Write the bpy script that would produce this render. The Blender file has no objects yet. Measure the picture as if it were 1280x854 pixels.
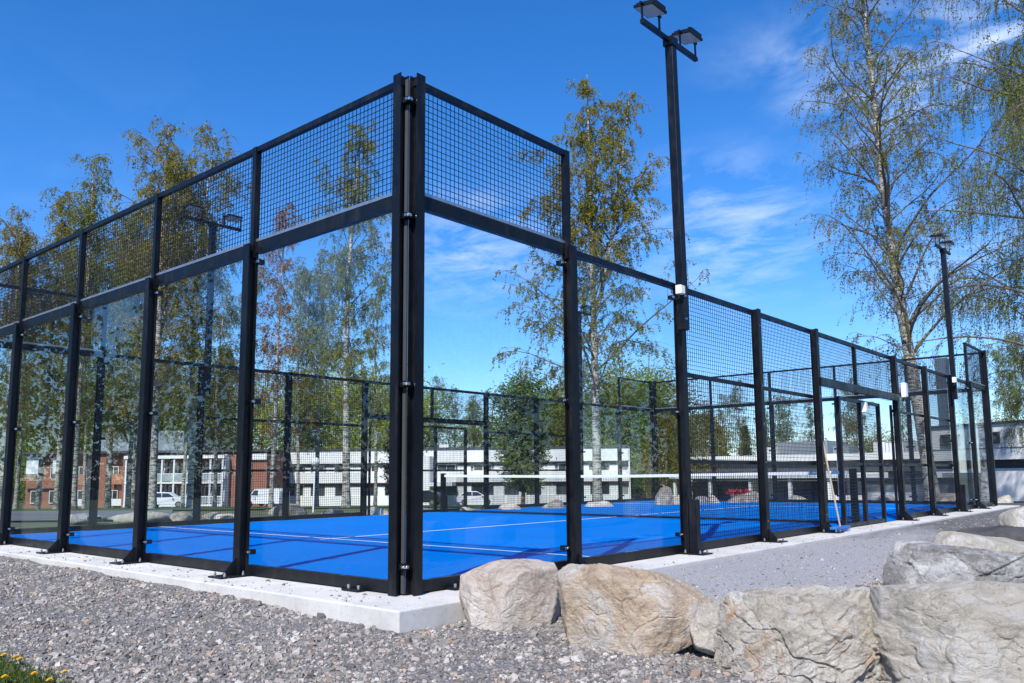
import bpy, math, random
import numpy as np
from mathutils import Vector, Matrix
R = math.radians
sc = bpy.context.scene
col = sc.collection

# ------------------------------------------------------------------ camera
CAM = np.array([-4.186, -4.698, 0.857]); YAW, PITCH, ROLL, FPX = 0.7058, 0.1232, -0.0084, 1032.7
_d = np.array([math.cos(PITCH)*math.cos(YAW), math.cos(PITCH)*math.sin(YAW), math.sin(PITCH)])
_r = np.array([math.sin(YAW), -math.cos(YAW), 0.0]); _u = np.cross(_r, _d)
_r2 = math.cos(ROLL)*_r + math.sin(ROLL)*_u; _u2 = -math.sin(ROLL)*_r + math.cos(ROLL)*_u
cam = bpy.data.cameras.new('camera'); camo = bpy.data.objects.new('camera', cam); col.objects.link(camo)
M = Matrix(((_r2[0], _u2[0], -_d[0], CAM[0]), (_r2[1], _u2[1], -_d[1], CAM[1]), (_r2[2], _u2[2], -_d[2], CAM[2]), (0, 0, 0, 1)))
camo.matrix_world = M
cam.sensor_width = 36; cam.lens = FPX/1280*36; cam.shift_x = -10.16/1280; cam.shift_y = 39.77/1280
cam.clip_start = 0.05; cam.clip_end = 9000
sc.camera = camo

# ------------------------------------------------------------------ world, sun, exposure
SUN_AZ, SUN_EL = R(204), R(46)          # azimuth of the direction towards the sun, from +X
world = bpy.data.worlds.new('World'); sc.world = world; world.use_nodes = True
nt = world.node_tree; N = nt.nodes; L = nt.links
bg = N['Background']
sky = N.new('ShaderNodeTexSky'); sky.sky_type = 'NISHITA'; sky.sun_disc = False
sky.sun_elevation = SUN_EL; sky.sun_rotation = math.atan2(math.cos(SUN_AZ), math.sin(SUN_AZ))
sky.altitude = 0; sky.air_density = 1.0; sky.dust_density = 0.1; sky.ozone_density = 3.0
hs = N.new('ShaderNodeHueSaturation'); hs.inputs['Saturation'].default_value = 1.2; hs.inputs['Value'].default_value = 1.0
tint = N.new('ShaderNodeMix'); tint.data_type = 'RGBA'; tint.blend_type = 'MULTIPLY'; tint.inputs[0].default_value = 1; tint.inputs[7].default_value = (.88, 1.01, 1.28, 1)
L.new(sky.outputs[0], tint.inputs[6]); L.new(tint.outputs[2], hs.inputs['Color'])
tc = N.new('ShaderNodeTexCoord')
def wn(kind, **kw):
    n = N.new(kind)
    for k, v in kw.items(): n.inputs[k].default_value = v
    return n
sep = wn('ShaderNodeSeparateXYZ'); L.new(tc.outputs['Generated'], sep.inputs[0])
def wmath(op, a, b=None, clamp=False):
    n = N.new('ShaderNodeMath'); n.operation = op; n.use_clamp = clamp
    for i, x in enumerate((a, b)):
        if x is None: continue
        if isinstance(x, (int, float)): n.inputs[i].default_value = x
        else: L.new(x, n.inputs[i])
    return n.outputs[0]
zz = wmath('MAXIMUM', wmath('ADD', sep.outputs[2], 0.06), 0.02)
cx = wmath('DIVIDE', sep.outputs[0], zz); cy = wmath('DIVIDE', sep.outputs[1], zz)
comb = N.new('ShaderNodeCombineXYZ'); L.new(cx, comb.inputs[0]); L.new(cy, comb.inputs[1])
mp = N.new('ShaderNodeMapping'); mp.inputs['Rotation'].default_value = (0, 0, R(-40)); mp.inputs['Scale'].default_value = (3.0, 2.3, 1)
L.new(comb.outputs[0], mp.inputs[0])
n1 = wn('ShaderNodeTexNoise', Scale=1.6, Detail=9.0, Roughness=0.62, Distortion=0.35); L.new(mp.outputs[0], n1.inputs['Vector'])
n2 = wn('ShaderNodeTexNoise', Scale=0.42, Detail=2.0, Roughness=0.5); L.new(comb.outputs[0], n2.inputs['Vector'])
r1 = N.new('ShaderNodeMapRange'); r1.inputs[1].default_value = 0.42; r1.inputs[2].default_value = 0.80; L.new(n1.outputs[0], r1.inputs[0])
r2 = N.new('ShaderNodeMapRange'); r2.inputs[1].default_value = 0.50; r2.inputs[2].default_value = 0.62; L.new(n2.outputs[0], r2.inputs[0])
# clouds where the photograph has them: soft patches in direction space, broken up by the noise
def patch(U, V, rad, w, sx=1.0):
    a = _d + _r2*(U-650.2)/FPX - _u2*(V-466.8)/FPX; a = a/np.linalg.norm(a)
    vm = N.new('ShaderNodeVectorMath'); vm.operation = 'SUBTRACT'; L.new(tc.outputs['Generated'], vm.inputs[0]); vm.inputs[1].default_value = tuple(a)
    m = N.new('ShaderNodeVectorMath'); m.operation = 'MULTIPLY'; L.new(vm.outputs[0], m.inputs[0]); m.inputs[1].default_value = (1, 1, sx)
    ln = N.new('ShaderNodeVectorMath'); ln.operation = 'LENGTH'; L.new(m.outputs[0], ln.inputs[0])
    q = N.new('ShaderNodeMapRange'); q.interpolation_type = 'SMOOTHSTEP'; L.new(ln.outputs['Value'], q.inputs[0])
    q.inputs[1].default_value = 0; q.inputs[2].default_value = rad; q.inputs[3].default_value = w; q.inputs[4].default_value = 0
    return q.outputs[0]
acc = wmath('MULTIPLY', r2.outputs[0], 0.12)
for a in ((1210, 70, 0.24, 1.6, 2.2), (1010, 70, 0.10, 0.7, 3.0), (1000, 60, 0.16, 0.35, 2.5), (905, 290, 0.17, 0.9, 1.3), (590, 310, 0.17, .95, 1.6), (1250, 330, 0.25, .5, 1.5)):
    acc = wmath('MAXIMUM', acc, patch(*a))
cf = wmath('MULTIPLY', acc, r1.outputs[0], clamp=True)
cf = wmath('MULTIPLY', cf, wmath('MULTIPLY', wmath('ADD', sep.outputs[2], 0.0), 12.0, clamp=True), clamp=True)
mixc = N.new('ShaderNodeMix'); mixc.data_type = 'RGBA'
L.new(cf, mixc.inputs[0]); L.new(hs.outputs[0], mixc.inputs[6]); mixc.inputs[7].default_value = (4.9, 6.0, 7.9, 1)
L.new(mixc.outputs[2], bg.inputs['Color']); bg.inputs['Strength'].default_value = 0.112

sun = bpy.data.lights.new('sun', 'SUN'); suno = bpy.data.objects.new('sun', sun); col.objects.link(suno)
sun.energy = 4.2; sun.angle = R(0.55); sun.color = (1.0, 0.955, 0.89)
suno.rotation_euler = Vector((math.cos(SUN_EL)*math.cos(SUN_AZ), math.cos(SUN_EL)*math.sin(SUN_AZ), math.sin(SUN_EL))).to_track_quat('Z', 'Y').to_euler()
sc.view_settings.view_transform = 'Standard'; sc.view_settings.look = 'None'
sc.view_settings.exposure = 0.52; sc.view_settings.gamma = 1
sc.render.engine = 'CYCLES'
cy_ = sc.cycles
cy_.transparent_max_bounces = 40; cy_.max_bounces = 8; cy_.diffuse_bounces = 3; cy_.glossy_bounces = 4; cy_.use_denoising = True
cy_.sample_clamp_indirect = 8

# ------------------------------------------------------------------ helpers
def ray(U, V):
    return _d + _r2*(U-650.2)/FPX - _u2*(V-466.8)/FPX
FH = np.array([math.cos(YAW), math.sin(YAW)]); RH = np.array([math.sin(YAW), -math.cos(YAW)])
def pt(U, V, D):
    """a point at horizontal distance D ahead of the photographer"""
    a = ray(U, V); return CAM + a*(D/(a[:2] @ FH))
def sst(x, a, b):
    t = np.clip((x-a)/(b-a), 0, 1); return t*t*(3-2*t)
def vnoise(P, seed=0):
    """vectorised gradient noise, P (n,3) -> (n,)"""
    P = np.asarray(P, float); i = np.floor(P).astype(np.int64); f = P-i; w = f*f*f*(f*(f*6-15)+10)
    out = 0
    for dx in (0, 1):
        for dy in (0, 1):
            for dz in (0, 1):
                X = i[:, 0]+dx; Y = i[:, 1]+dy; Z = i[:, 2]+dz
                h = (X*374761393 + Y*668265263 + Z*2147483647 + seed*974634777) & 0xffffffff
                h = ((h ^ (h >> 13))*1274126177) & 0xffffffff; h ^= h >> 16
                g = np.stack([(h & 255)/127.5-1, ((h >> 8) & 255)/127.5-1, ((h >> 16) & 255)/127.5-1], 1)
                dd = f-np.array([dx, dy, dz]); wt = (w[:, 0] if dx else 1-w[:, 0])*(w[:, 1] if dy else 1-w[:, 1])*(w[:, 2] if dz else 1-w[:, 2])
                out = out + wt*(g*dd).sum(1)
    return out
def fbm(P, oct=4, seed=0, ridge=False, gain=.5):
    s = 0; a = 1
    for o in range(oct):
        n = vnoise(P*(2.03**o)+o*7.3, seed+o)
        s = s + a*((1-np.abs(n)*2.2) - .5 if ridge else n); a *= gain
    return s
def hgt(x, y):
    """terrain height"""
    x = np.asarray(x, float); y = np.asarray(y, float)
    D = (x-CAM[0])*FH[0] + (y-CAM[1])*FH[1]
    out = np.maximum(np.maximum(-x-.5, 0), np.maximum(-y-.5, 0))
    near = -0.135 + .052*sst(y, -.45, 1.6) + 0.005*np.clip(y, 0, 9) + .085*sst(x, -.3, 3.2)*(1-sst(y, -.4, 1.5)*0) - 0.045*np.minimum(out, 3.5)
    near = np.minimum(near, -0.05)
    return near - 0.033*np.clip(D-24, 0, 130)
def tag(o, label=None, cat=None, group=None, kind=None):
    if label: o['label'] = label
    if cat: o['category'] = cat
    if group: o['group'] = group
    if kind: o['kind'] = kind
    return o
def empty(name, loc, label=None, cat=None, group=None, rz=0):
    o = bpy.data.objects.new(name, None); col.objects.link(o); o.location = tuple(loc); o.rotation_euler.z = rz
    o.empty_display_size = .2
    return tag(o, label, cat, group)
def link(name, me, parent=None, loc=None):
    o = bpy.data.objects.new(name, me); col.objects.link(o)
    if parent is not None: o.parent = parent
    if loc is not None: o.location = tuple(loc)
    return o
def np_mesh(name, V, F, mats, midx=None, smooth=False):
    """F: list of (k, 4) / (k, 3) int arrays"""
    me = bpy.data.meshes.new(name); V = np.asarray(V, np.float32)
    me.vertices.add(len(V)); me.vertices.foreach_set('co', V.ravel())
    loops = np.concatenate([np.asarray(f).ravel() for f in F]).astype(np.int32)
    cnt = np.concatenate([np.full(len(f), np.asarray(f).shape[1]) for f in F]).astype(np.int32)
    me.loops.add(len(loops)); me.loops.foreach_set('vertex_index', loops)
    me.polygons.add(len(cnt)); me.polygons.foreach_set('loop_start', (np.cumsum(cnt)-cnt).astype(np.int32)); me.polygons.foreach_set('loop_total', cnt)
    for m in mats: me.materials.append(m)
    if midx is not None: me.polygons.foreach_set('material_index', np.asarray(midx, np.int32))
    me.polygons.foreach_set('use_smooth', np.full(len(cnt), smooth))
    me.update(calc_edges=True); return me
class MB:
    """collects simple solids in a local frame, builds them as one mesh"""
    def __init__(s, f=None): s.V = []; s.F = []; s.m = []; s.f = f or (lambda p: p); s.n = 0
    def add(s, vs, fs, mi=0):
        s.V += [tuple(s.f(v)) for v in vs]; s.F += [tuple(i+s.n for i in f) for f in fs]; s.m += [mi]*len(fs); s.n += len(vs)
    def box(s, x0, x1, y0, y1, z0, z1, mi=0):
        s.add([(x0,y0,z0),(x1,y0,z0),(x1,y1,z0),(x0,y1,z0),(x0,y0,z1),(x1,y0,z1),(x1,y1,z1),(x0,y1,z1)],
              [(0,3,2,1),(4,5,6,7),(0,1,5,4),(1,2,6,5),(2,3,7,6),(3,0,4,7)], mi); return s
    def cbox(s, x, y, z, a, b, c, mi=0): return s.box(x-a/2, x+a/2, y-b/2, y+b/2, z-c/2, z+c/2, mi)
    def prism(s, poly, z0, z1, mi=0, axis='z'):
        n = len(poly)
        def q(a, b, c): return (a, b, c) if axis == 'z' else ((a, c, b) if axis == 'y' else (c, a, b))
        s.add([q(a, b, z0) for a, b in poly]+[q(a, b, z1) for a, b in poly],
              [tuple(range(n))[::-1], tuple(range(n, 2*n))]+[(i, (i+1) % n, (i+1) % n+n, i+n) for i in range(n)], mi); return s
    def tube(s, a, b, r, n=8, mi=0, r2=None):
        a = Vector(a); b = Vector(b); t = (b-a).normalized(); p = t.orthogonal().normalized(); q = t.cross(p); r2 = r if r2 is None else r2
        vs = [a+(p*math.cos(k*2*math.pi/n)+q*math.sin(k*2*math.pi/n))*r for k in range(n)]+[b+(p*math.cos(k*2*math.pi/n)+q*math.sin(k*2*math.pi/n))*r2 for k in range(n)]
        s.add(vs, [tuple(range(n))[::-1], tuple(range(n, 2*n))]+[(k, (k+1) % n, (k+1) % n+n, k+n) for k in range(n)], mi); return s
    def bar(s, a, b, w, h, mi=0):
        """box of section w (sideways) x h (up) from a to b"""
        a = Vector(a); b = Vector(b); t = (b-a).normalized(); up = Vector((0, 0, 1)) if abs(t.z) < .9 else Vector((0, 1, 0))
        p = t.cross(up).normalized()*w/2; q = p.normalized().cross(t)*h/2
        s.add([a-p-q, a+p-q, a+p+q, a-p+q, b-p-q, b+p-q, b+p+q, b-p+q], [(0,3,2,1),(4,5,6,7),(0,1,5,4),(1,2,6,5),(2,3,7,6),(3,0,4,7)], mi); return s
    def mesh(s, name, mats, smooth=False):
        me = bpy.data.meshes.new(name); me.from_pydata(s.V, [], s.F); me.update()
        mats = mats if isinstance(mats, (list, tuple)) else [mats]
        for m in mats: me.materials.append(m)
        me.polygons.foreach_set('material_index', s.m)
        if smooth: me.polygons.foreach_set('use_smooth', [True]*len(s.m))
        import bmesh
        b = bmesh.new(); b.from_mesh(me); bmesh.ops.recalc_face_normals(b, faces=b.faces); b.to_mesh(me); b.free()
        return me
    def build(s, name, mats, parent=None, smooth=False, bevel=0):
        o = link(name, s.mesh(name, mats, smooth), parent)
        if bevel:
            m = o.modifiers.new('bevel', 'BEVEL'); m.width = bevel; m.segments = 2; m.limit_method = 'ANGLE'
        return o

# ------------------------------------------------------------------ materials
class MT:
    def __init__(s, name, rough=.6, spec=.5, metal=0.0, color=(.5,.5,.5)):
        s.m = bpy.data.materials.new(name); s.m.use_nodes = True; s.nt = s.m.node_tree; s.b = s.nt.nodes['Principled BSDF']
        s.b.inputs['Base Color'].default_value = (*color, 1); s.b.inputs['Roughness'].default_value = rough
        s.b.inputs['Specular IOR Level'].default_value = spec; s.b.inputs['Metallic'].default_value = metal; s._c = None
    def n(s, kind, **kw):
        n = s.nt.nodes.new(kind)
        for k, v in kw.items():
            if hasattr(n, k) and k not in n.inputs: setattr(n, k, v)
            else: n.inputs[k].default_value = v
        return n
    def coord(s, which='Object'):
        if s._c is None: s._c = s.n('ShaderNodeTexCoord')
        return s._c.outputs[which]
    def world(s): return s.n('ShaderNodeNewGeometry').outputs['Position']
    def map(s, v, scale=(1,1,1), rot=(0,0,0), loc=(0,0,0)):
        m = s.n('ShaderNodeMapping'); m.inputs['Scale'].default_value = scale; m.inputs['Rotation'].default_value = rot; m.inputs['Location'].default_value = loc
        s.nt.links.new(v, m.inputs[0]); return m.outputs[0]
    def noise(s, v, scale, detail=4.0, rough=.55, dist=0.0):
        n = s.n('ShaderNodeTexNoise', Scale=scale, Detail=detail, Roughness=rough, Distortion=dist); s.nt.links.new(v, n.inputs['Vector']); return n.outputs[0]
    def ramp(s, f, stops):
        r = s.n('ShaderNodeValToRGB'); e = r.color_ramp.elements
        while len(e) < len(stops): e.new(.5)
        for i, (p, c) in enumerate(stops):
            e[i].position = p; e[i].color = (*c, 1) if len(c) == 3 else c
        s.nt.links.new(f, r.inputs[0]); return r.outputs[0]
    def mix(s, f, a, b, mode='MIX'):
        m = s.n('ShaderNodeMix'); m.data_type = 'RGBA'; m.blend_type = mode
        for i, x in ((0, f), (6, a), (7, b)):
            if isinstance(x, (int, float)): m.inputs[i].default_value = x
            elif isinstance(x, tuple): m.inputs[i].default_value = (*x, 1)
            else: s.nt.links.new(x, m.inputs[i])
        return m.outputs[2]
    def rng(s, f, a, b, c=0.0, d=1.0):
        m = s.n('ShaderNodeMapRange'); s.nt.links.new(f, m.inputs[0])
        for i, x in zip((1, 2, 3, 4), (a, b, c, d)): m.inputs[i].default_value = x
        return m.outputs[0]
    def col(s, c): s.nt.links.new(c, s.b.inputs['Base Color']); return s
    def rgh(s, c): s.nt.links.new(c, s.b.inputs['Roughness']); return s
    def bump(s, h, strength=.5, dist=.02):
        b = s.n('ShaderNodeBump'); b.inputs['Strength'].default_value = strength; b.inputs['Distance'].default_value = dist
        s.nt.links.new(h, b.inputs['Height'])
        if s.b.inputs['Normal'].is_linked: s.nt.links.new(s.b.inputs['Normal'].links[0].from_socket, b.inputs['Normal'])
        s.nt.links.new(b.outputs[0], s.b.inputs['Normal']); return s

def mk_black():
    t = MT('black_powder_coat', .42, .32); w = t.world(); n = t.noise(w, 6, 5)
    c = t.ramp(n, [(.3, (.003, .004, .007)), (.75, (.007, .008, .011))]); t.col(t.mix(t.rng(t.noise(t.map(w, (3, 3, .6)), 2.5, 8, .7), .52, .75, 0, .5), c, (.045, .043, .040))); t.rgh(t.rng(n, .3, .7, .3, .5)); t.bump(t.noise(w, 900, 2), .05, .001); return t.m
BLACK = mk_black()
def simple(name, color, rough=.5, metal=0.0, var=.12, scale=4.0, spec=.5, bump=0.0):
    t = MT(name, rough, spec, metal); n = t.noise(t.coord(), scale, 6)
    lo = tuple(c*(1-var) for c in color); hi = tuple(min(1, c*(1+var)) for c in color)
    t.col(t.ramp(n, [(.3, lo), (.7, hi)]))
    if bump: t.bump(t.noise(t.coord(), scale*12, 4), bump, .004)
    return t.m
GALV = simple('galvanised_steel', (.45, .46, .47), .35, .8, .15, 20)
SILVER = simple('stainless_bolt', (.75, .74, .72), .22, 1.0, .05, 30)
WIRE = simple('mesh_wire_black', (.010, .011, .014), .45)
WHITEP = simple('white_plastic', (.78, .78, .76), .4, var=.04)
LENS = MT('floodlight_lens', .15, .6, 0, (.45, .46, .48)).m
def mk_glass(name, tint, dust):
    m = bpy.data.materials.new(name); m.use_nodes = True; nt = m.node_tree; nt.nodes.clear(); n = nt.nodes.new; l = nt.links.new
    out = n('ShaderNodeOutputMaterial'); fr = n('ShaderNodeFresnel'); fr.inputs[0].default_value = 1.42
    tr = n('ShaderNodeBsdfTransparent'); tr.inputs[0].default_value = (*tint, 1)
    gl = n('ShaderNodeBsdfGlossy'); gl.inputs['Roughness'].default_value = 0.004; gl.inputs['Color'].default_value = (.95, .98, 1, 1)
    df = n('ShaderNodeBsdfDiffuse'); df.inputs[0].default_value = (.6, .62, .62, 1)
    geo = n('ShaderNodeNewGeometry'); bk = n('ShaderNodeMapRange'); l(geo.outputs['Backfacing'], bk.inputs[0]); bk.inputs[3].default_value = 1.31; bk.inputs[4].default_value = 1/1.31; l(bk.outputs[0], fr.inputs[0])
    no = n('ShaderNodeTexNoise'); no.inputs['Scale'].default_value = 1.7; no.inputs['Detail'].default_value = 7; l(geo.outputs['Position'], no.inputs['Vector'])
    mr = n('ShaderNodeMapRange'); l(no.outputs[0], mr.inputs[0]); mr.inputs[1].default_value = .35; mr.inputs[2].default_value = .75; mr.inputs[3].default_value = dust*.3; mr.inputs[4].default_value = dust*1.8
    m1 = n('ShaderNodeMixShader'); l(mr.outputs[0], m1.inputs[0]); l(tr.outputs[0], m1.inputs[1]); l(df.outputs[0], m1.inputs[2])
    m2 = n('ShaderNodeMixShader'); l(fr.outputs[0], m2.inputs[0]); l(m1.outputs[0], m2.inputs[1]); l(gl.outputs[0], m2.inputs[2])
    l(m2.outputs[0], out.inputs[0]); return m
GLASS = mk_glass('tempered_glass', (.955, .975, .97), .003)
def mk_pane():
    t = MT('window_pane', .05, .8); n = t.noise(t.world(), .35, 2); t.col(t.ramp(n, [(.35, (.015, .02, .025)), (.65, (.09, .10, .11))])); return t.m
PANE = mk_pane()
def mk_turf():
    t = MT('blue_turf', .9, .0); w = t.world()
    big = t.noise(w, .55, 5, .6); st = t.noise(t.map(w, (1.2, 9, 1), (0, 0, R(12))), 1.3, 5, .6); fine = t.noise(w, 160, 3)
    c = t.ramp(big, [(.3, (.0, .158, .55)), (.7, (.0, .192, .66))])
    c = t.mix(t.rng(st, .48, .75, 0, .45), c, (.0, .20, .72))
    c = t.mix(t.rng(fine, .3, .7, 0, .5), c, (.0, .10, .44))
    sand = t.noise(t.map(w, (1, 3, 1)), 2.2, 8, .7)
    c = t.mix(t.rng(sand, .65, .78, 0, .45), c, (.22, .27, .36)); lf = t.noise(w, 26, 3, .6); c = t.mix(t.rng(lf, .74, .77, 0, .7), c, (.16, .13, .08))
    t.col(c); t.bump(fine, .5, .006); return t.m
TURF = mk_turf()
def mk_line():
    t = MT('white_turf_line', .85, .2); w = t.world(); t.col(t.mix(t.rng(t.noise(w, 12, 6), .45, .75, 0, .5), (.90, .91, .93), (.45, .55, .80))); t.bump(t.noise(w, 160, 3), .4, .005); return t.m
LINE = mk_line()
def mk_concrete():
    t = MT('kerb_concrete', .85, .3); w = t.world()
    c = t.ramp(t.noise(w, 1.8, 8, .65), [(.3, (.46, .44, .41)), (.7, (.66, .64, .60))])
    c = t.mix(t.rng(t.noise(w, 35, 5), .55, .75, 0, .5), c, (.34, .33, .31)); c = t.mix(t.rng(t.noise(t.map(w, (14, 14, 1)), 1, 5), .58, .72, 0, .35), c, (.38, .36, .33))
    t.col(c); t.bump(t.noise(w, 60, 6), .35, .004); return t.m
CONC = mk_concrete()
def mk_gravel_base():
    t = MT('crushed_gravel', .9, .25); w = t.world()
    vo = t.n('ShaderNodeTexVoronoi', Scale=48.0); t.nt.links.new(w, vo.inputs['Vector'])
    vo2 = t.n('ShaderNodeTexVoronoi', Scale=130.0); t.nt.links.new(w, vo2.inputs['Vector'])
    g = t.n('ShaderNodeSeparateColor'); t.nt.links.new(vo.outputs['Color'], g.inputs[0])
    c = t.ramp(g.outputs[0], [(0, (.10, .10, .105)), (.35, (.19, .185, .18)), (.7, (.27, .26, .255)), (.92, (.36, .33, .30)), (1, (.30, .20, .14))])
    c = t.mix(t.rng(vo2.outputs['Distance'], 0, .5, 0, .45), c, (.12, .115, .115))
    c = t.mix(t.rng(t.noise(w, .9, 5, .6), .35, .7, 0, .5), c, t.mix(.5, c, (.36, .345, .33)))
    t.col(c); t.bump(vo.outputs['Distance'], .9, .02); t.bump(vo2.outputs['Distance'], .6, .006); return t.m
GRAVB = mk_gravel_base()
def mk_stone():
    t = MT('gravel_stone', .85, .3); g = t.n('ShaderNodeNewGeometry')
    c = t.ramp(g.outputs['Random Per Island'], [(0, (.095, .085, .078)), (.25, (.185, .168, .152)), (.5, (.28, .252, .222)), (.72, (.37, .32, .275)), (.86, (.56, .52, .465)), (.95, (.36, .22, .13)), (1, (.08, .08, .085))])
    c = t.mix(t.rng(t.noise(t.world(), 60, 4), .35, .7, 0, .5), c, (.22, .21, .205))
    t.col(c); t.bump(t.noise(t.world(), 220, 3), .4, .003); return t.m
STONE = mk_stone()
def mk_path():
    t = MT('stone_dust_path', .9, .25); w = t.world()
    c = t.ramp(t.noise(w, 75, 5, .8), [(.34, (.12, .12, .125)), (.5, (.29, .283, .29)), (.64, (.56, .545, .55))])
    c = t.mix(t.rng(t.noise(w, .8, 6, .6), .4, .7, 0, .35), c, (.27, .265, .27))
    sx = t.n('ShaderNodeSeparateXYZ'); t.nt.links.new(w, sx.inputs[0]); ad = t.n('ShaderNodeMath', operation='MULTIPLY_ADD'); t.nt.links.new(t.noise(t.map(w, (.35, 1.2, 1)), 1.0, 6, .65), ad.inputs[0]); ad.inputs[1].default_value = 9.0; t.nt.links.new(sx.outputs[0], ad.inputs[2])
    dmp = t.ramp(t.noise(t.map(w, (1, 3, 1)), 3, 7, .7), [(.35, (.05, .05, .052)), (.6, (.15, .145, .14)), (.75, (.28, .275, .27))]); c = t.mix(t.rng(ad.outputs[0], 12.5, 15.5, 0, .9), c, dmp)
    c = t.mix(t.rng(t.noise(w, 9, 4, .6), .68, .75, 0, .6), c, (.17, .13, .10))
    t.col(c); t.bump(t.noise(w, 120, 5), .5, .01); return t.m
PATH = mk_path()
def mk_ground(name, lo, hi, sc_=1.2, fine=30, b=.4):
    t = MT(name, .92, .2); w = t.world()
    c = t.ramp(t.noise(w, sc_, 8, .65), [(.3, lo), (.7, hi)]); c = t.mix(t.rng(t.noise(w, fine, 4), .4, .7, 0, .4), c, tuple(x*.6 for x in lo))
    t.col(c); t.bump(t.noise(w, fine, 5), b, .02); return t.m
DAMP = mk_ground('damp_dark_gravel', (.045, .045, .048), (.15, .14, .135), 2.0, 45)
LAWN = mk_ground('lawn_grass', (.045, .085, .018), (.09, .13, .035), .7, 12)
ROAD = mk_ground('asphalt', (.13, .13, .135), (.21, .21, .22), .4, 60, .2)
DIRT = mk_ground('brown_soil', (.13, .105, .08), (.24, .20, .16), 2.5, 40, .7)
FARG = mk_ground('far_ground', (.09, .11, .05), (.16, .16, .10), .05, 3)
def mk_rock(name, c1, c2, c3, vein=(.62, .60, .57), rust=0.0, sc_=3.0, rot=(0, 0, 0), stretch=(1, 1, 2), dark=.3, speck=.5):
    t = MT(name, .85, .3); w = t.coord(); dn = t.n('ShaderNodeTexNoise', Scale=2.2, Detail=5.0); t.nt.links.new(w, dn.inputs['Vector'])
    wd = t.n('ShaderNodeVectorMath', operation='MULTIPLY_ADD'); t.nt.links.new(dn.outputs['Color'], wd.inputs[0]); wd.inputs[1].default_value = (.35, .35, .35); t.nt.links.new(w, wd.inputs[2])
    q = t.map(wd.outputs[0], stretch, rot)
    base = t.ramp(t.noise(w, sc_*1.1, 7, .6, .8), [(.30, c1), (.5, c2), (.68, c3)])
    lay = t.noise(q, sc_*3.2, 12, .75, .4); base = t.mix(t.rng(lay, .48, .64, 0, .6), base, vein)
    base = t.mix(t.rng(t.noise(q, sc_*2.0, 10, .75, .5), .55, .68, 0, dark), base, tuple(x*.35 for x in c1))
    pale = t.noise(w, 2.4, 9, .72, 1.0); base = t.mix(t.rng(pale, .52, .62, 0, .75), base, (.80, .775, .73)); base = t.mix(t.rng(pale, .44, .34, 0, .5), base, tuple(x*.55 for x in c1))
    if rust: base = t.mix(t.rng(t.noise(w, 2.6, 8, .7, .8), .60-.07*rust, .66, 0, min(.85, rust+.15)), base, (.50, .27, .10))
    cr = t.n('ShaderNodeTexVoronoi', feature='DISTANCE_TO_EDGE', Scale=sc_*1.3); t.nt.links.new(q, cr.inputs['Vector'])
    crk = t.rng(cr.outputs['Distance'], 0.0, .035, 1, 0); base = t.mix(t.rng(crk, 0, 1, 0, .30), base, tuple(x*.3 for x in c1))
    sp = t.noise(w, 110, 3, .75); base = t.mix(t.rng(sp, .57, .70, 0, speck*.8), base, tuple(x*.35 for x in c1)); base = t.mix(t.rng(sp, .44, .32, 0, speck), base, (.72, .70, .66))
    lich = t.noise(w, 14, 6, .7); base = t.mix(t.rng(lich, .64, .70, 0, .5), base, (.12, .12, .10))
    t.col(base); t.bump(t.noise(q, sc_*2.0, 14, .78, .4), .9, .11); t.bump(cr.outputs['Distance'], .35, .03); t.bump(t.noise(w, 45, 8, .75), .6, .012); return t.m
def mk_bark():
    t = MT('birch_bark', .85, .2); w = t.coord()
    ln = t.noise(t.map(w, (2.2, 2.2, 13)), 1.6, 6, .65); pat = t.noise(t.map(w, (2, 2, 1.1)), 1.5, 5, .7)
    c = t.ramp(t.noise(w, 2, 4), [(.3, (.34, .315, .28)), (.7, (.55, .53, .49))])
    c = t.mix(t.rng(ln, .50, .57), c, (.07, .06, .05)); c = t.mix(t.rng(pat, .53, .60), c, (.13, .105, .085)); t.col(c); t.bump(ln, .4, .02); return t.m
BARK = mk_bark()
BARKD = simple('dark_twig_bark', (.10, .075, .06), .85, var=.3, scale=3)
BARKP = simple('pine_bark', (.22, .11, .06), .9, var=.35, scale=5)
def mk_leaf(name, stops, trans=.5):
    m = bpy.data.materials.new(name); m.use_nodes = True; nt = m.node_tree; nt.nodes.clear(); n = nt.nodes.new; l = nt.links.new
    out = n('ShaderNodeOutputMaterial'); g = n('ShaderNodeNewGeometry'); rp = n('ShaderNodeValToRGB'); e = rp.color_ramp.elements
    while len(e) < len(stops): e.new(.5)
    for i, (p, c) in enumerate(stops): e[i].position = p; e[i].color = (*c, 1)
    l(g.outputs['Random Per Island'], rp.inputs[0])
    oi = n('ShaderNodeObjectInfo'); mx = n('ShaderNodeMix'); mx.data_type = 'RGBA'; mx.blend_type = 'MULTIPLY'; mx.inputs[0].default_value = 1
    l(rp.outputs[0], mx.inputs[6]); l(oi.outputs['Color'], mx.inputs[7])
    df = n('ShaderNodeBsdfDiffuse'); tl = n('ShaderNodeBsdfTranslucent'); ms = n('ShaderNodeMixShader'); ms.inputs[0].default_value = trans
    l(mx.outputs[2], df.inputs[0]); l(mx.outputs[2], tl.inputs[0]); l(df.outputs[0], ms.inputs[1]); l(tl.outputs[0], ms.inputs[2]); l(ms.outputs[0], out.inputs[0]); return m
LEAF = mk_leaf('spring_birch_leaf', [(0, (.12, .15, .022)), (.4, (.23, .26, .04)), (.75, (.33, .345, .06)), (1, (.34, .24, .08))])
NEEDLE = mk_leaf('conifer_needles', [(0, (.018, .035, .010)), (.5, (.04, .065, .018)), (1, (.07, .095, .03))], .2)

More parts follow.
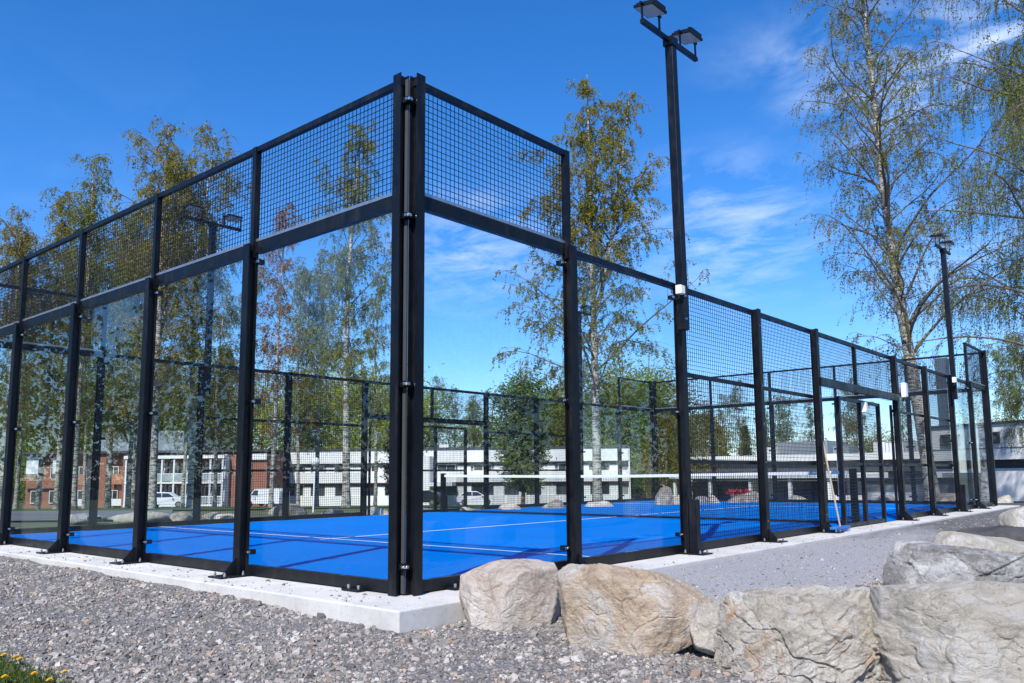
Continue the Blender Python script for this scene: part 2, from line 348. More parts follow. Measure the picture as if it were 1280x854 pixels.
# ------------------------------------------------------------------ ground, paths, lawns (the setting)
def grid_xy(x0, x1, y0, y1, nx, ny, off=0.0, disp=0.0, seed=1):
    X, Y = np.meshgrid(np.linspace(x0, x1, nx), np.linspace(y0, y1, ny)); X = X.ravel(); Y = Y.ravel()
    Z = hgt(X, Y)+off
    if disp: Z = Z+disp*fbm(np.stack([X*2.2, Y*2.2, X*0], 1), 4, seed)
    return X, Y, Z
def quads(nx, ny):
    i = np.arange(nx-1)[None, :]+np.arange(ny-1)[:, None]*nx; i = i.ravel(); return np.stack([i, i+1, i+1+nx, i+nx], 1)
def zone(name, mat, px0, px1, D0, D1, n=24, m=24, off=.004):
    """ground sheet spanning bearings px0..px1 of the view between distances D0 and D1"""
    dl = np.linspace(D0, D1, m); V = []
    for D in dl:
        for p in np.linspace(px0, px1, n):
            xy = CAM[:2]+FH*D+RH*(p-650)/FPX*D*.99; V.append((xy[0], xy[1], float(hgt(xy[0], xy[1]))+off))
    o = link(name, np_mesh(name, V, [quads(n, m)], [mat])); return tag(o, kind='structure')
# base ground: one sheet to the horizon, finely divided near the court
dist = np.concatenate([np.linspace(-60, -10, 14), np.linspace(-9, 30, 79), np.linspace(32, 160, 40), [200, 300, 500, 900, 1600, 3000, 5000]])
lat = np.concatenate([[-5000, -2500, -1200, -600, -300], np.linspace(-160, -20, 40), np.linspace(-19, 19, 77), np.linspace(20, 160, 40), [300, 600, 1200, 2500, 5000]])
DD, LL = np.meshgrid(dist, lat, indexing='ij'); X = CAM[0]+FH[0]*DD.ravel()+RH[0]*LL.ravel(); Y = CAM[1]+FH[1]*DD.ravel()+RH[1]*LL.ravel()
tag(link('ground', np_mesh('ground', np.stack([X, Y, hgt(X, Y)-.03], 1), [quads(len(lat), len(dist))], [FARG])), kind='structure')
# gravel bed round the near corner of the court
def gravel_bed():
    nx, ny = 230, 230
    X, Y, Z = grid_xy(-7, 9, -7.5, 12.5, nx, ny, -.012, 0); P = np.stack([X, Y, X*0], 1)
    Z = Z+.022*fbm(P*1.3, 3, 4)+.014*fbm(P*7, 3, 8)
    F = quads(nx, ny); c = P[F].mean(1)
    keep = ~((c[:, 0] > -.40) & (c[:, 1] > -.40)) & ~((c[:, 0] > 3.0) & (c[:, 1] > -1.7))
    return np_mesh('gravel_bed', np.stack([X, Y, Z], 1), [F[keep]], [GRAVB], smooth=True)
tag(link('gravel_bed', gravel_bed()), kind='structure')
def gravel_stones():
    rng = np.random.default_rng(5); n = 300000
    D = 3.4+(rng.random(n)**1.25)*10.5; lt = (rng.random(n)-.5)*1.30*D
    X = CAM[0]+FH[0]*D+RH[0]*lt; Y = CAM[1]+FH[1]*D+RH[1]*lt
    ok = ~((X > -.52) & (Y > -.52)) & ~((X+Y*.35 > 1.2+rng.random(n)*.8) & (Y > -2.6+rng.random(n)*.6)) & (Y < 11.5)
    pn = fbm(np.stack([X, Y, X*0], 1)*1.1, 3, 21); ok &= rng.random(n) < np.clip(.62+.9*pn, .12, 1)
    X, Y, D = X[ok][:76000], Y[ok][:76000], D[ok][:76000]; n = len(X); P = np.stack([X, Y, X*0], 1)
    s = np.clip(rng.lognormal(math.log(.0070), .48, n), .003, .032)*(.85+D*.02)
    Z = hgt(X, Y)-.012+.022*fbm(P*1.3, 3, 4)+.014*fbm(P*7, 3, 8)+s*.25
    # crumbs kicked onto the kerb and the path
    m = 5200; ke = rng.random(m) < .10; x2 = np.where(ke, -.49+rng.random(m)*12, 1.5+rng.random(m)**1.5*13); y2 = np.where(ke, -.49+.36*rng.random(m), -.55-rng.random(m)**.8*2.4); sw = ke & (rng.random(m) < .6); x2, y2 = np.where(sw, y2, x2), np.where(sw, np.abs(x2)*.8, y2)
    s2 = np.clip(rng.lognormal(math.log(.0048), .5, m), .0025, .016); z2 = np.where(ke, -.012, hgt(x2, y2)+.006)+s2*.3
    X, Y, Z, s = np.concatenate([X, x2]), np.concatenate([Y, y2]), np.concatenate([Z, z2]), np.concatenate([s, s2]); n = len(X)
    cube = np.array([(-1,-1,-1),(1,-1,-1),(1,1,-1),(-1,1,-1),(-1,-1,1),(1,-1,1),(1,1,1),(-1,1,1)], float)
    V = cube[None]*(1+(rng.random((n, 8, 3))-.5)*.95); V[:, 4:, :2] *= .72
    V *= np.stack([np.ones(n), .55+.4*rng.random(n), .38+.35*rng.random(n)], 1)[:, None, :]*s[:, None, None]
    a = rng.random((n, 3))*np.array([.9, .9, 6.283]); a[:, :2] -= .45
    cz, sz = np.cos(a[:, 2]), np.sin(a[:, 2]); cx_, sx = np.cos(a[:, 0]), np.sin(a[:, 0]); c_y, s_y = np.cos(a[:, 1]), np.sin(a[:, 1])
    y, z = V[..., 1]*cx_[:, None]-V[..., 2]*sx[:, None], V[..., 1]*sx[:, None]+V[..., 2]*cx_[:, None]; x = V[..., 0]
    x, z = x*c_y[:, None]+z*s_y[:, None], -x*s_y[:, None]+z*c_y[:, None]
    x, y = x*cz[:, None]-y*sz[:, None], x*sz[:, None]+y*cz[:, None]
    V = np.stack([x+X[:, None], y+Y[:, None], z+Z[:, None]], -1).reshape(-1, 3)
    f = np.array([(0,3,2,1),(4,5,6,7),(0,1,5,4),(1,2,6,5),(2,3,7,6),(3,0,4,7)]); F = (f[None]+(np.arange(n)*8)[:, None, None]).reshape(-1, 4)
    return np_mesh('gravel', V, [F], [STONE])
tag(link('gravel', gravel_stones()), 'loose crushed grey gravel lying round the near corner of the court', 'gravel', kind='stuff')
# stone dust path on the right side
def path_mesh():
    V = []; F = []; xs = np.linspace(1.2, 40, 160); ys = np.linspace(0, 1, 26)
    for x in xs:
        y1 = -1.9-.14*max(0, x-2)-.5*math.sin(x*.7)*.3; y0 = -.45
        for t in ys: V.append((x, y0+(y1-y0)*t, float(hgt(x, y0+(y1-y0)*t))+.006+(.0 if t < .9 else -.03*(t-.9)*10)))
    return np_mesh('path', V, [quads(26, 160)], [PATH])
tag(link('path', path_mesh()), kind='structure')
zone('damp_ground', DAMP, 1240, 1900, 9.5, 46, 40, 40, -.002)
zone('lawn', LAWN, -500, 330, 25, 92, off=.01); zone('lawn', LAWN, 330, 860, 32, 82, off=.01); zone('lawn', LAWN, 180, 860, 95, 109, off=.01)
zone('parking_asphalt', ROAD, -500, 215, 18.5, 25, off=.012); zone('road', ROAD, -700, 900, 82, 95, off=.014)
zone('forecourt_asphalt', ROAD, 860, 1700, 30, 56, off=.02)

# ------------------------------------------------------------------ court floor
W, LEN = 10.05, 20.07
def flat(name, mat, x0, x1, y0, y1, z, parent=None):
    return link(name, np_mesh(name, [(x0,y0,z),(x1,y0,z),(x1,y1,z),(x0,y1,z)], [[(0,1,2,3)]], [mat]), parent)
b = MB(); e = .5
b.prism([(-e,-e),(LEN+e,-e),(LEN+e,W+e),(-e,W+e)], -.45, -.012)
k = b.build('concrete_kerb', CONC, bevel=.012); tag(k, kind='structure')
turf = flat('court_turf', TURF, .0, LEN, .0, W, -.004); tag(turf, kind='structure')
for (x0, x1, y0, y1) in ((3.05, 3.10, .02, W-.02), (LEN-3.10, LEN-3.05, .02, W-.02), (2.9, 3.05, W/2-.025, W/2+.025), (3.10, LEN-3.10, W/2-.025, W/2+.025), (LEN-3.05, LEN-2.9, W/2-.025, W/2+.025)):
    flat('court_line', LINE, x0, x1, y0, y1, .0, turf)

# ------------------------------------------------------------------ the cage
HPOST = [(-.05,-.05),(.05,-.05),(.05,-.040),(.006,-.040),(.006,.040),(.05,.040),(.05,.05),(-.05,.05),(-.05,.040),(-.006,.040),(-.006,-.040),(-.05,-.040)]
HG, HT = 3.03, 3.99
_share = {}
class Wall:
    def __init__(s, name, label, cat, O, U, Nn, group=None):
        s.O = np.array(O, float); s.U = np.array(U, float); s.N = np.array(Nn, float)
        s.e = empty(name, (*s.O, 0), label, cat, group)
        s.f = lambda p: (p[0]*s.U[0]+p[1]*s.N[0], p[0]*s.U[1]+p[1]*s.N[1], p[2])
        s.key = name+str(O)
    def part(s, name, mb_fn, mats, u=0, n=0, z=0, parent=None, key=None, kind=None):
        """part placed at (u, n, z) of the wall, its mesh shared through key"""
        kk = (s.key, key) if key else None
        if kk and kk in _share: me = _share[kk]
        else:
            b = MB(s.f); mb_fn(b); me = b.mesh(name, mats)
            if kk: _share[kk] = me
        o = link(name, me, parent or s.e)
        p = s.f((u, n, z))
        if parent is not None: 
            q = parent.location; o.location = (p[0]-q[0], p[1]-q[1], p[2]-q[2])
        else: o.location = p
        if kind: o['kind'] = kind
        return o
    def post(s, u, h=HG, clampz=(.2, 1.55, 2.86), sides=(-1, 1), foot=True, corner=False):
        p = s.part('post', lambda b: (b.prism([(a*.88, c*.88) for a, c in HPOST] if corner else HPOST, -.008, h)), BLACK, u, .046 if corner else .07, key=('post', h))
        if foot:
            def ft(b):
                b.box(-.11, .11, -.06, .25, -.010, .004)
                b.prism([(.052, .004), (.17, .004), (.17, .02), (.052, .15)], -.006, .006, axis='x')
                for i, j in ((-.08, .20), (.08, .20), (-.08, .02), (.08, .02)): b.tube((i, j, .004), (i, j, .028), .012, 6, 1); b.tube((i, j, .028), (i, j, .04), .006, 6, 1)
            s.part('base_plate', ft, [BLACK, GALV], u, .07, 0, p, key='foot')
        for z in clampz:
            for sd in sides:
                def cl(b, sd=sd):
                    b.box(min(.05*sd, .105*sd), max(.05*sd, .105*sd), -.085, -.035, -.022, .022); b.tube((.08*sd, -.035, 0), (.08*sd, -.005, 0), .012, 8, 1)
                    b.tube((.05*sd, -.02, 0), (.10*sd, -.02, 0), .014, 8, 1)
                s.part('clamp', cl, [BLACK, SILVER], u, .07, z, p, key=('clamp', sd))
        return p
    def upost(s, u):
        return s.part('upper_post', lambda b: b.box(-.03, .03, -.03, .03, HG-.12, HT), BLACK, u, .035, key='upost')
    def rail(s, name, u0, u1, z, h=.05, d=.05, n=.0, mat=None):
        return s.part(name, lambda b: b.box(u0, u1, -d/2, d/2, -h/2, h/2), mat or BLACK, 0, n, z)
    def glass(s, u0, u1):
        s.part('glass_panel', lambda b: b.box(u0+.006, u1-.006, -.006, .006, .085, HG-.06), GLASS, 0, 0, 0)
    def wire(s, u0, u1, z0, z1):
        nu = max(2, round((u1-u0)/.05)); nz = max(2, round((z1-z0)/.05)); r = .0023
        def mb(b):
            for i in range(1, nu): x = u0+(u1-u0)*i/nu; b.add([(x-r,-r,z0),(x+r,-r,z0),(x+r,r,z0),(x-r,r,z0),(x-r,-r,z1),(x+r,-r,z1),(x+r,r,z1),(x-r,r,z1)], [(0,1,5,4),(1,2,6,5),(2,3,7,6),(3,0,4,7)])
            for i in range(1, nz): z = z0+(z1-z0)*i/nz; b.add([(u0,r,z-r),(u0,3*r,z-r),(u0,3*r,z+r),(u0,r,z+r),(u1,r,z-r),(u1,3*r,z-r),(u1,3*r,z+r),(u1,r,z+r)], [(0,1,5,4),(1,2,6,5),(2,3,7,6),(3,0,4,7)])
        return s.part('wire_mesh', mb, WIRE, 0, 0, 0, kind='stuff')
    def bay(s, kind, u0, u1, ends=(0, 0)):
        a, c = u0+.03, u1-.03
        if kind in ('G', 'GM'):
            s.glass(u0, u1); s.rail('base_rail', a, c, .042, .085, .06)
            s.rail('glass_top_rail', a, c, HG-.03, .10 if kind == 'GM' else .06, .06, .01)
        if kind == 'GM':
            s.rail('mesh_frame_rail', a, c, HG+.045, .026, .03, .02, GALV)
            s.rail('top_rail', u0-.03, u1+.03, HT-.025, .05, .05, .03); s.wire(u0, u1, HG+.055, HT-.05)
        if kind == 'M':
            s.rail('base_rail', a, c, .042, .085, .05)
            for z in (1.0, 2.0): s.rail('mid_rail', a, c, z, .045, .04)
            s.rail('top_rail', u0-.03, u1+.03, HG-.03, .06, .05); s.wire(u0, u1, .085, HG-.06)
        if kind == 'GATE':
            m = (u0+u1)/2; j = (u0+1.05, m+.12, u1-.85)
            s.rail('top_rail', u0-.03, u1+.03, HG-.03, .06, .05)
            s.rail('gate_beam', u0, u1, 2.23, .12, .07, .11)
            s.part('upper_post', lambda b: b.box(-.03, .03, -.03, .03, 2.16, HG-.06), BLACK, m, 0)
            s.wire(u0, m, 2.17, HG-.06); s.wire(m, u1, 2.17, HG-.06)
            s.rail('base_rail', j[0]-.03, j[2]+.03, .03, .06, .05)
            for q in j: s.part('gate_jamb', lambda b: b.box(-.03, .03, -.03, .03, .0, 2.08), BLACK, q, 0)
            s.rail('gate_head_rail', j[0]+.03, j[2]-.03, 2.055, .05, .05); s.rail('mid_rail', j[0]+.03, j[2]-.03, 1.0, .04, .04)
            s.wire(j[0]+.03, j[1]-.03, .06, 2.03); s.wire(j[1]+.03, j[2]-.03, .06, 2.03)
            for q in (u0+.10, u1-.1): s.part('door_hinge_post', lambda b: b.box(-.02, .02, -.02, .02, .0, 2.1), BLACK, q, 0)
YS = [0, 2.12, 4.09, 6.07, 8.02, W]
XS = [0, 1.99, 4.06, 6.09, 8.13, 12.02, 14.07, 16.16, 18.0, LEN]
XF = [0, 1.94, 3.81, 5.74, 7.76, 11.80, 13.89, 16.0, 18.07, LEN]
YB = [0, 1.93, 3.90, 5.89, 7.91, W]
SIDE = ['GM', 'G', 'M', 'M', 'GATE', 'M', 'M', 'G', 'GM']
CL4 = (.2, 1.55, 2.86, 3.8)
w1 = Wall('glass_back_wall', 'near short end wall of the court, five clear glass panels with black wire mesh on top', 'court wall', (0, 0), (0, 1), (-1, 0))
w2 = Wall('side_fence', 'long side fence nearest the boulders, glass at its ends and wire mesh between', 'fence', (0, 0), (1, 0), (0, -1))
w3 = Wall('side_fence', 'long side fence across the blue floor, seen through the near glass', 'fence', (0, W), (1, 0), (0, 1))
w4 = Wall('glass_back_wall', 'far short end wall of the court beyond the net, glass with mesh on top', 'court wall', (LEN, 0), (0, 1), (1, 0))
for w, US, kinds, raised in ((w1, YS, ['GM']*5, None), (w4, YB, ['GM']*5, None), (w2, XS, SIDE, 1), (w3, XF, SIDE, 1)):
    n = len(US)-1
    for i in range(n): w.bay(kinds[i], US[i]+(.0 if i else .06), US[i+1]-(0 if i < n-1 else .06))
    for i, u in enumerate(US):
        if i in (0, n):
            sg = 1 if i == 0 else -1
            w.post(u+.046*sg, HT+.03, CL4, (-sg,), foot=False, corner=True)
            w.part('bracket_plate', lambda b: (b.box(-.10, .10, -.05, .07, -.008, .008), b.tube((-.06, .03, .008), (-.06, .03, .035), .012, 6, 1), b.tube((.06, .03, .008), (.06, .03, .035), .012, 6, 1)), [BLACK, GALV], u+.50*sg, .05, key='brk')
        else:
            k0, k1 = kinds[i-1], kinds[i]
            sides = [s_ for s_, k_ in ((-1, k0), (1, k1)) if k_ in ('G', 'GM')]
            w.post(u, HG, (.2, 1.55, 2.86), sides)
            if raised is None or i in (1, n-1): w.upost(u)
            if not sides:
                w.part('bolt', lambda b: [b.tube((-.02, .05, z), (-.02, .062, z), .011, 6) for z in (.25, 1.0, 1.5, 2.0, 2.8)], SILVER, u, .07, key='bolts', kind='stuff')
# grey angle closing the near corner between its two tall posts
w1.part('corner_angle', lambda b: b.prism([(-.004, 0), (-.004, -.017), (.028, -.017), (.028, .0)], .0, HT), simple('grey_angle', (.06, .064, .07), .6), 0.0, .018)

# cable covers at the foot of the lighting posts
w2.part('cable_cover', lambda b: b.box(-.04, .04, .06, .15, .0, .58), BLACK, 4.06, .07)
w2.part('cable_cover', lambda b: b.box(-.04, .04, .06, .15, .0, .58), BLACK, 16.16, .07)

# net
ne = empty('court_net', (10.05, W/2, 0), 'black net with white top tape strung across the middle of the court', 'net')
b = MB(); pts = [(0, .07+i*(W-.14)/24-W/2) for i in range(25)]
def netz(y): return .80+.04*(abs(y)/(W/2))**1.5
for i in range(24):
    y0, y1 = pts[i][1], pts[i+1][1]; z0, z1 = netz(y0), netz(y1)
    b.add([(-.008, y0, z0), (.008, y0, z0), (.008, y0, z0+.055), (-.008, y0, z0+.055), (-.008, y1, z1), (.008, y1, z1), (.008, y1, z1+.055), (-.008, y1, z1+.055)], [(0,1,5,4),(1,2,6,5),(2,3,7,6),(3,0,4,7)])
b.build('net_band', simple('white_net_tape', (.75, .75, .74), .7, var=.05), ne)
b = MB(); r = .0021
n = int((W-.2)/.042)
for i in range(n+1):
    y = -W/2+.1+(W-.2)*i/n; b.add([(-r, y-r, .02), (r, y-r, .02), (r, y+r, .02), (-r, y+r, .02), (-r, y-r, netz(y)), (r, y-r, netz(y)), (r, y+r, netz(y)), (-r, y+r, netz(y))], [(0,1,5,4),(1,2,6,5),(2,3,7,6),(3,0,4,7)])
for j in range(20):
    z = .02+.78*j/19; b.box(-r, r, -W/2+.1, W/2-.1, z-r, z+r)
b.build('net_mesh', WIRE, ne)['kind'] = 'stuff'
MB().box(-.005, .005, -W/2+.1, W/2-.1, .012, .05).build('bottom_tape', BLACK, ne)
for y in (-W/2+.12, W/2-.12):
    b = MB(); b.box(-.05, .05, y-.05, y+.05, 0, .93); b.box(-.1, .1, y-.09, y+.09, 0, .012); b.box(.05, .12, y-.03, y+.03, 0, .38); b.build('net_post', BLACK, ne, bevel=.006)

# lighting masts
def mast(name, label, x, y, ny, boxed):
    t = empty(name, (x+(-.10 if boxed else .16), y+ny*.17, 2.46), label, 'light mast', 'lighting masts bolted to the side fences')
    b = MB(); b.box(-.05, .05, -.05, .05, 0, 3.36); b.build('pole', BLACK, t, bevel=.006)
    b = MB()
    for z in (.12, .38): b.tube((-.03, ny*.05, z), (-.03, ny*.065, z), .014, 6)
    b.build('bolt', SILVER, t)['kind'] = 'stuff'
    b = MB(); b.bar((-.62, 0, 3.40), (.62, 0, 3.40), .045, .045); b.box(-.07, .07, -.06, .06, 3.33, 3.43); b.build('crossbar', BLACK, t)
    for sx in (-.42, .42):
        tl = -R(9)*ny  # tilted towards the court
        def fr(p, sx=sx, tl=tl):
            X_, Y_, Z_ = p; return (X_+sx, Y_*math.cos(tl)-Z_*math.sin(tl), Y_*math.sin(tl)+Z_*math.cos(tl)+3.62)
        b = MB(fr); b.box(-.155, .155, -.125, .125, -.020, .010)
        for k in range(9): b.box(-.14+k*.035-.004, -.14+k*.035+.004, -.10, .10, .010, .03)
        b.prism([(ny*.02, .010), (ny*.125, .010), (ny*.125, .045), (ny*.08, .06)], -.12, .12, axis='x')
        fl = b.build('floodlight', BLACK, t)
        b = MB(fr); b.box(-.140, .140, -.110, .110, -.025, -.021); b.build('lens', LENS, fl)
        b = MB()
        for s2 in (-1, 1):
            b.bar((sx+s2*.185, 0, 3.42), (sx+s2*.185, 0, 3.62), .03, .012); b.tube((sx+s2*.165, 0, 3.61), (sx+s2*.215, 0, 3.61), .018, 8)
        b.bar((sx-.19, 0, 3.432), (sx+.19, 0, 3.432), .03, .012)
        b.build('bracket', BLACK, fl)
    t.rotation_euler.y = -boxed
    return t
mast('light_mast', 'black twin floodlight mast rising tallest in view, above the small white junction box', 4.06, 0, -1, R(1.5))
mast('light_mast', 'black twin floodlight mast far along the near side fence, in front of the leaning birch', 16.16, 0, -1, R(2.0))
mast('light_mast', 'black twin floodlight mast seen through the mesh left of the near corner, across the court', 3.81, W, 1, False)
mast('light_mast', 'black twin floodlight mast faintly seen through glass just right of the second side post', 16.0, W, 1, False)
def jbox(name, lab, x, y, z, a, b_, c, cat='box', lid=True, cable=True):
    t = empty(name, (x, y, z), lab, cat)
    MB().cbox(0, 0, 0, a, b_, c).build('housing', WHITEP, t, bevel=.006)
    if lid: MB().cbox(0, -b_/2-.004, 0, a*.9, .006, c*.9).build('cover', WHITEP, t, bevel=.002)
    if cable:
        bb = MB(); bb.tube((-.02, 0, -c/2), (-.05, -.01, -c/2-.06), .008, 6); bb.tube((-.05, -.01, -c/2-.06), (-.12, .02, -c/2-.07), .008, 6); bb.build('cable', BLACK, t)
jbox('junction_box', 'small white square junction box on the post under the tallest light mast', 3.855, -.20, 2.90, .09, .07, .10)
jbox('junction_box', 'small white square junction box on the post of the distant near side mast', 15.89, -.22, 2.88, .10, .07, .12)
jbox('control_box', 'white upright control box on the post at the far side of the gate', 12.13, -.2, 2.38, .13, .08, .27)
jbox('gate_light', 'small white lamp box hanging under the gate beam', 10.25, -.06, 1.96, .09, .08, .17, 'lamp', cable=False)

# broom
t = empty('broom', (8.37, -.22, -.012), 'court broom with wooden handle and blue head leaning on the fence post', 'broom')
b = MB(); b.tube((0, 0, .06), (-.24, .12, 1.42), .014, 10); b.build('handle', simple('pale_wood', (.50, .39, .28), .55, var=.15, scale=9), t, smooth=False)
MB().box(-.30, .30, -.05, .05, .045, .085).build('head', simple('blue_plastic', (.03, .15, .45), .45), t, bevel=.008)
b = MB(); rnd = random.Random(3)
for i in range(60):
    for j in range(7):
        x = -.29+i*.58/59; y = -.045+j*.015; b.add([(x-.004, y, .046), (x+.004, y, .046), (x+rnd.uniform(-.012, .012), y+rnd.uniform(-.02, .02)*1.4, .0)], [(0, 1, 2)])
b.build('bristles', simple('blue_bristle', (.02, .14, .5), .7), t)['kind'] = 'stuff'

# ------------------------------------------------------------------ boulders
def ico(n):
    import bmesh
    bm = bmesh.new(); bmesh.ops.create_icosphere(bm, subdivisions=n, radius=1); V = np.array([v.co[:] for v in bm.verts]); F = np.array([[v.index for v in f.verts] for f in bm.faces]); bm.free(); return V, F
ICO = {k: ico(k) for k in (4, 5, 6, 7)}
def boulder(name, label, poly, D, depth, mat, seed, extra=(), cuts=0, grooves=.02, cutr=(.88, .98), sub=6, p=16, amp=.035, strata=None, strata_amp=.02, group=None, tilt=.25, base=None, cell=0.0):
    """poly: silhouette in photo pixels (clockwise or not), D distance of its middle, depth front-to-back in metres"""
    pl = np.array([pt(u, v, D) for u, v in poly]); rx = (pl[:, :2]-CAM[:2]) @ RH; z = pl[:, 2]
    cx_ = (rx.min()+rx.max())/2; cz = (z.min()+z.max())/2; P = np.stack([rx-cx_, z-cz], 1)
    hull = P; nrm = []; n = len(hull); area = sum(hull[i][0]*hull[(i+1) % n][1]-hull[(i+1) % n][0]*hull[i][1] for i in range(n))
    if area < 0: hull = hull[::-1]
    rg = np.random.default_rng(seed)
    for i in range(n):
        a, b_ = hull[i], hull[(i+1) % n]; t = b_-a; ln = np.hypot(*t)
        if ln < 1e-6: continue
        nn = np.array([t[1], -t[0]])/ln; h = nn @ a
        yt = rg.uniform(-tilt, tilt); nrm.append((nn[0], yt, nn[1], max(h, .02)*1.0))
    d2 = depth/2
    nrm += [(0, -1, .18, d2), (0, 1, .2, d2), (.35, -.9, -.05, d2*1.02), (-.35, -.9, .1, d2*1.05), (.4, .9, 0, d2), (-.4, .9, 0, d2), (0, 0, -1, -(P[:, 1].min())+.12)]
    nrm += list(extra)
    NN = np.array([m[:3] for m in nrm]); HH = np.array([m[3] for m in nrm])
    ln = np.linalg.norm(NN[:, [0, 1, 2]], axis=1); 
    V, F = ICO[sub]; dirs = V
    q_ = np.maximum(dirs @ NN.T/HH, 0)
    r = (q_**p).sum(1)**(-1/p)
    size = max(P[:, 0].max(), .1)
    if cuts:                                                    # knock flat chips off the rounded block
        S0 = dirs*r[:, None]; cn = rg.normal(0, 1, (cuts, 3)); cn[:, 1] = -abs(cn[:, 1])-.55; cn[:, 0] *= .9; cn /= np.linalg.norm(cn, axis=1, keepdims=True)
        ch = (S0 @ cn.T).max(0)*rg.uniform(cutr[0], cutr[1], cuts); wob_ = 1+.05*fbm(S0*(2.2/size), 3, seed+80)[:, None]
        q2 = np.maximum(dirs @ cn.T/ch*wob_, 0); r = ((1/r)**110+(q2**110).sum(1))**(-1/110)
    S = dirs*r[:, None]
    nz = fbm(S*(1.6/size)+seed*3.1, 7, seed, gain=.6)*amp*size*2 + fbm(S*(1.1/size)+seed, 4, seed+50, ridge=True)*amp*size*.9
    if cell:                                                    # broken facets: quantised noise gives flat chips with sharp steps
        g = fbm(S*(2.2/size)+seed*1.7, 3, seed+9); nz = nz+(np.round(g*9)/9-g)*cell*size
    if grooves:
        for kk_ in range(2):
            gq = np.abs(vnoise(S*(np.array([1.5, 1.5, 2.6])*(1+kk_*1.3)/size)+seed*5+kk_*9+.35*fbm(S*(4/size), 2, seed)[:, None], seed+30+kk_)); nz = nz-np.clip(1-gq/.045, 0, 1)**1.3*grooves*size/(1+kk_)
    if strata is not None:
        sd = np.array(strata)/np.linalg.norm(strata); u = S @ sd/size*7+1.3*vnoise(S*(1.5/size), seed+3)
        st = vnoise(np.stack([u, u*0+seed, u*0], 1), seed+7)+.6*vnoise(np.stack([u*2.7, u*0+seed, u*0], 1), seed+8); nz = nz+st*strata_amp*size*2
    S = S+dirs*nz[:, None]
    o_xy = CAM[:2]+FH*D+RH*cx_; 
    Wp = np.stack([S[:, 0]*RH[0]+S[:, 1]*FH[0], S[:, 0]*RH[1]+S[:, 1]*FH[1], S[:, 2]], 1)
    me = np_mesh(name, Wp, [F], [mat], smooth=D > 8)
    o = link(name, me, None, (o_xy[0], o_xy[1], cz)); return tag(o, label, 'boulder', group)
RK1 = mk_rock('granite_pale_pink', (.58, .44, .33), (.76, .63, .51), (.82, .73, .63), vein=(.78, .72, .64), rust=.35, sc_=2.2, stretch=(1, 1, 1.5), dark=.25)
RK2 = mk_rock('gneiss_tan', (.52, .37, .24), (.70, .53, .37), (.74, .60, .45), (.74, .67, .56), sc_=2.0, rot=(0, R(62), R(40)), stretch=(1, 1, 5), dark=.3, rust=.15)
RK3 = mk_rock('gneiss_grey', (.50, .43, .33), (.68, .61, .50), (.76, .71, .62), (.76, .73, .67), rust=.85, sc_=1.6, rot=(R(20), R(-35), R(40)), stretch=(1, 1, 2.5), dark=.35)
RK4 = mk_rock('gneiss_pale_banded', (.52, .455, .36), (.68, .61, .50), (.76, .70, .59), (.82, .78, .70), rust=.3, sc_=1.7, rot=(R(8), R(6), R(40)), stretch=(1, 1, 5), dark=.2)
RK5 = mk_rock('gneiss_dark_white', (.20, .185, .17), (.38, .355, .33), (.60, .575, .55), (.76, .75, .73), sc_=2.6, stretch=(1, 1, 2), dark=.55)
RK6 = mk_rock('granite_sand', (.50, .43, .33), (.60, .53, .42), (.68, .61, .50), sc_=3, stretch=(1, 1, 1), dark=.12)
RK7 = mk_rock('granite_brown', (.26, .20, .15), (.36, .29, .22), (.44, .38, .31), sc_=3, stretch=(1, 1, 1.4), dark=.25)
boulder('boulder', 'pale pinkish boulder leftmost of the front row, flat top, beside the concrete kerb corner',
        [(575, 722), (583, 715), (600, 708), (625, 703), (694, 706), (700, 722), (692, 795), (640, 806), (598, 800), (584, 775), (574, 745)], 5.95, .62, RK1, 3,
        extra=((.55, -.8, .05, .22), (-.6, -.6, .35, .34), (.1, -.75, .7, .33)), amp=.016, cell=.0, p=70, cuts=22, cutr=(.84, .97), sub=7)
boulder('boulder', 'large tan boulder with slanting grain, second from left in the front row',
        [(703, 726), (716, 712), (740, 706), (800, 712), (845, 722), (875, 740), (888, 760), (862, 800), (812, 826), (775, 834), (735, 832), (712, 800)], 5.35, .75, RK2, 7,
        extra=((-.5, -.85, .1, .30), (.45, -.7, .5, .36), (0, -.8, .6, .34)), amp=.028, strata=(.85, .3, .5), strata_amp=.010, cell=.0, p=70, cuts=22, cutr=(.86, .98), sub=7)
boulder('boulder', 'small grey boulder wedged between the tan boulder and the big grey one',
        [(856, 775), (870, 762), (905, 757), (925, 775), (925, 815), (900, 822), (868, 812)], 5.15, .4, RK3, 12, amp=.02, cuts=12)
boulder('boulder', 'big grey boulder with rust coloured patch and jagged folded face, third in the front row',
        [(892, 790), (905, 752), (925, 741), (1010, 738), (1060, 735), (1112, 739), (1122, 760), (1128, 850), (1100, 905), (900, 905), (888, 850)], 4.75, .8, RK3, 19,
        extra=((-.75, -.6, .15, .38), (.5, -.8, .25, .36), (.25, -.6, -.7, .40), (-.1, -.75, .6, .40), (.75, -.5, -.3, .42)), amp=.030, strata=(-.5, .2, .8), strata_amp=.020, cell=.07, p=80, sub=7, cuts=60, cutr=(.74, .97), grooves=.05)
boulder('boulder', 'big pale grey banded slab boulder at the bottom right corner of the view',
        [(1102, 790), (1108, 755), (1122, 738), (1160, 729), (1250, 727), (1335, 732), (1380, 760), (1385, 905), (1165, 905), (1125, 870)], 4.45, .95, RK4, 23,
        extra=((-.45, -.85, .2, .42), (.1, -.55, .85, .36), (-.8, -.4, .1, .47)), amp=.014, strata=(.05, -.1, 1), strata_amp=.010, cell=.02, p=80, sub=7, cuts=22, cutr=(.88, .98))
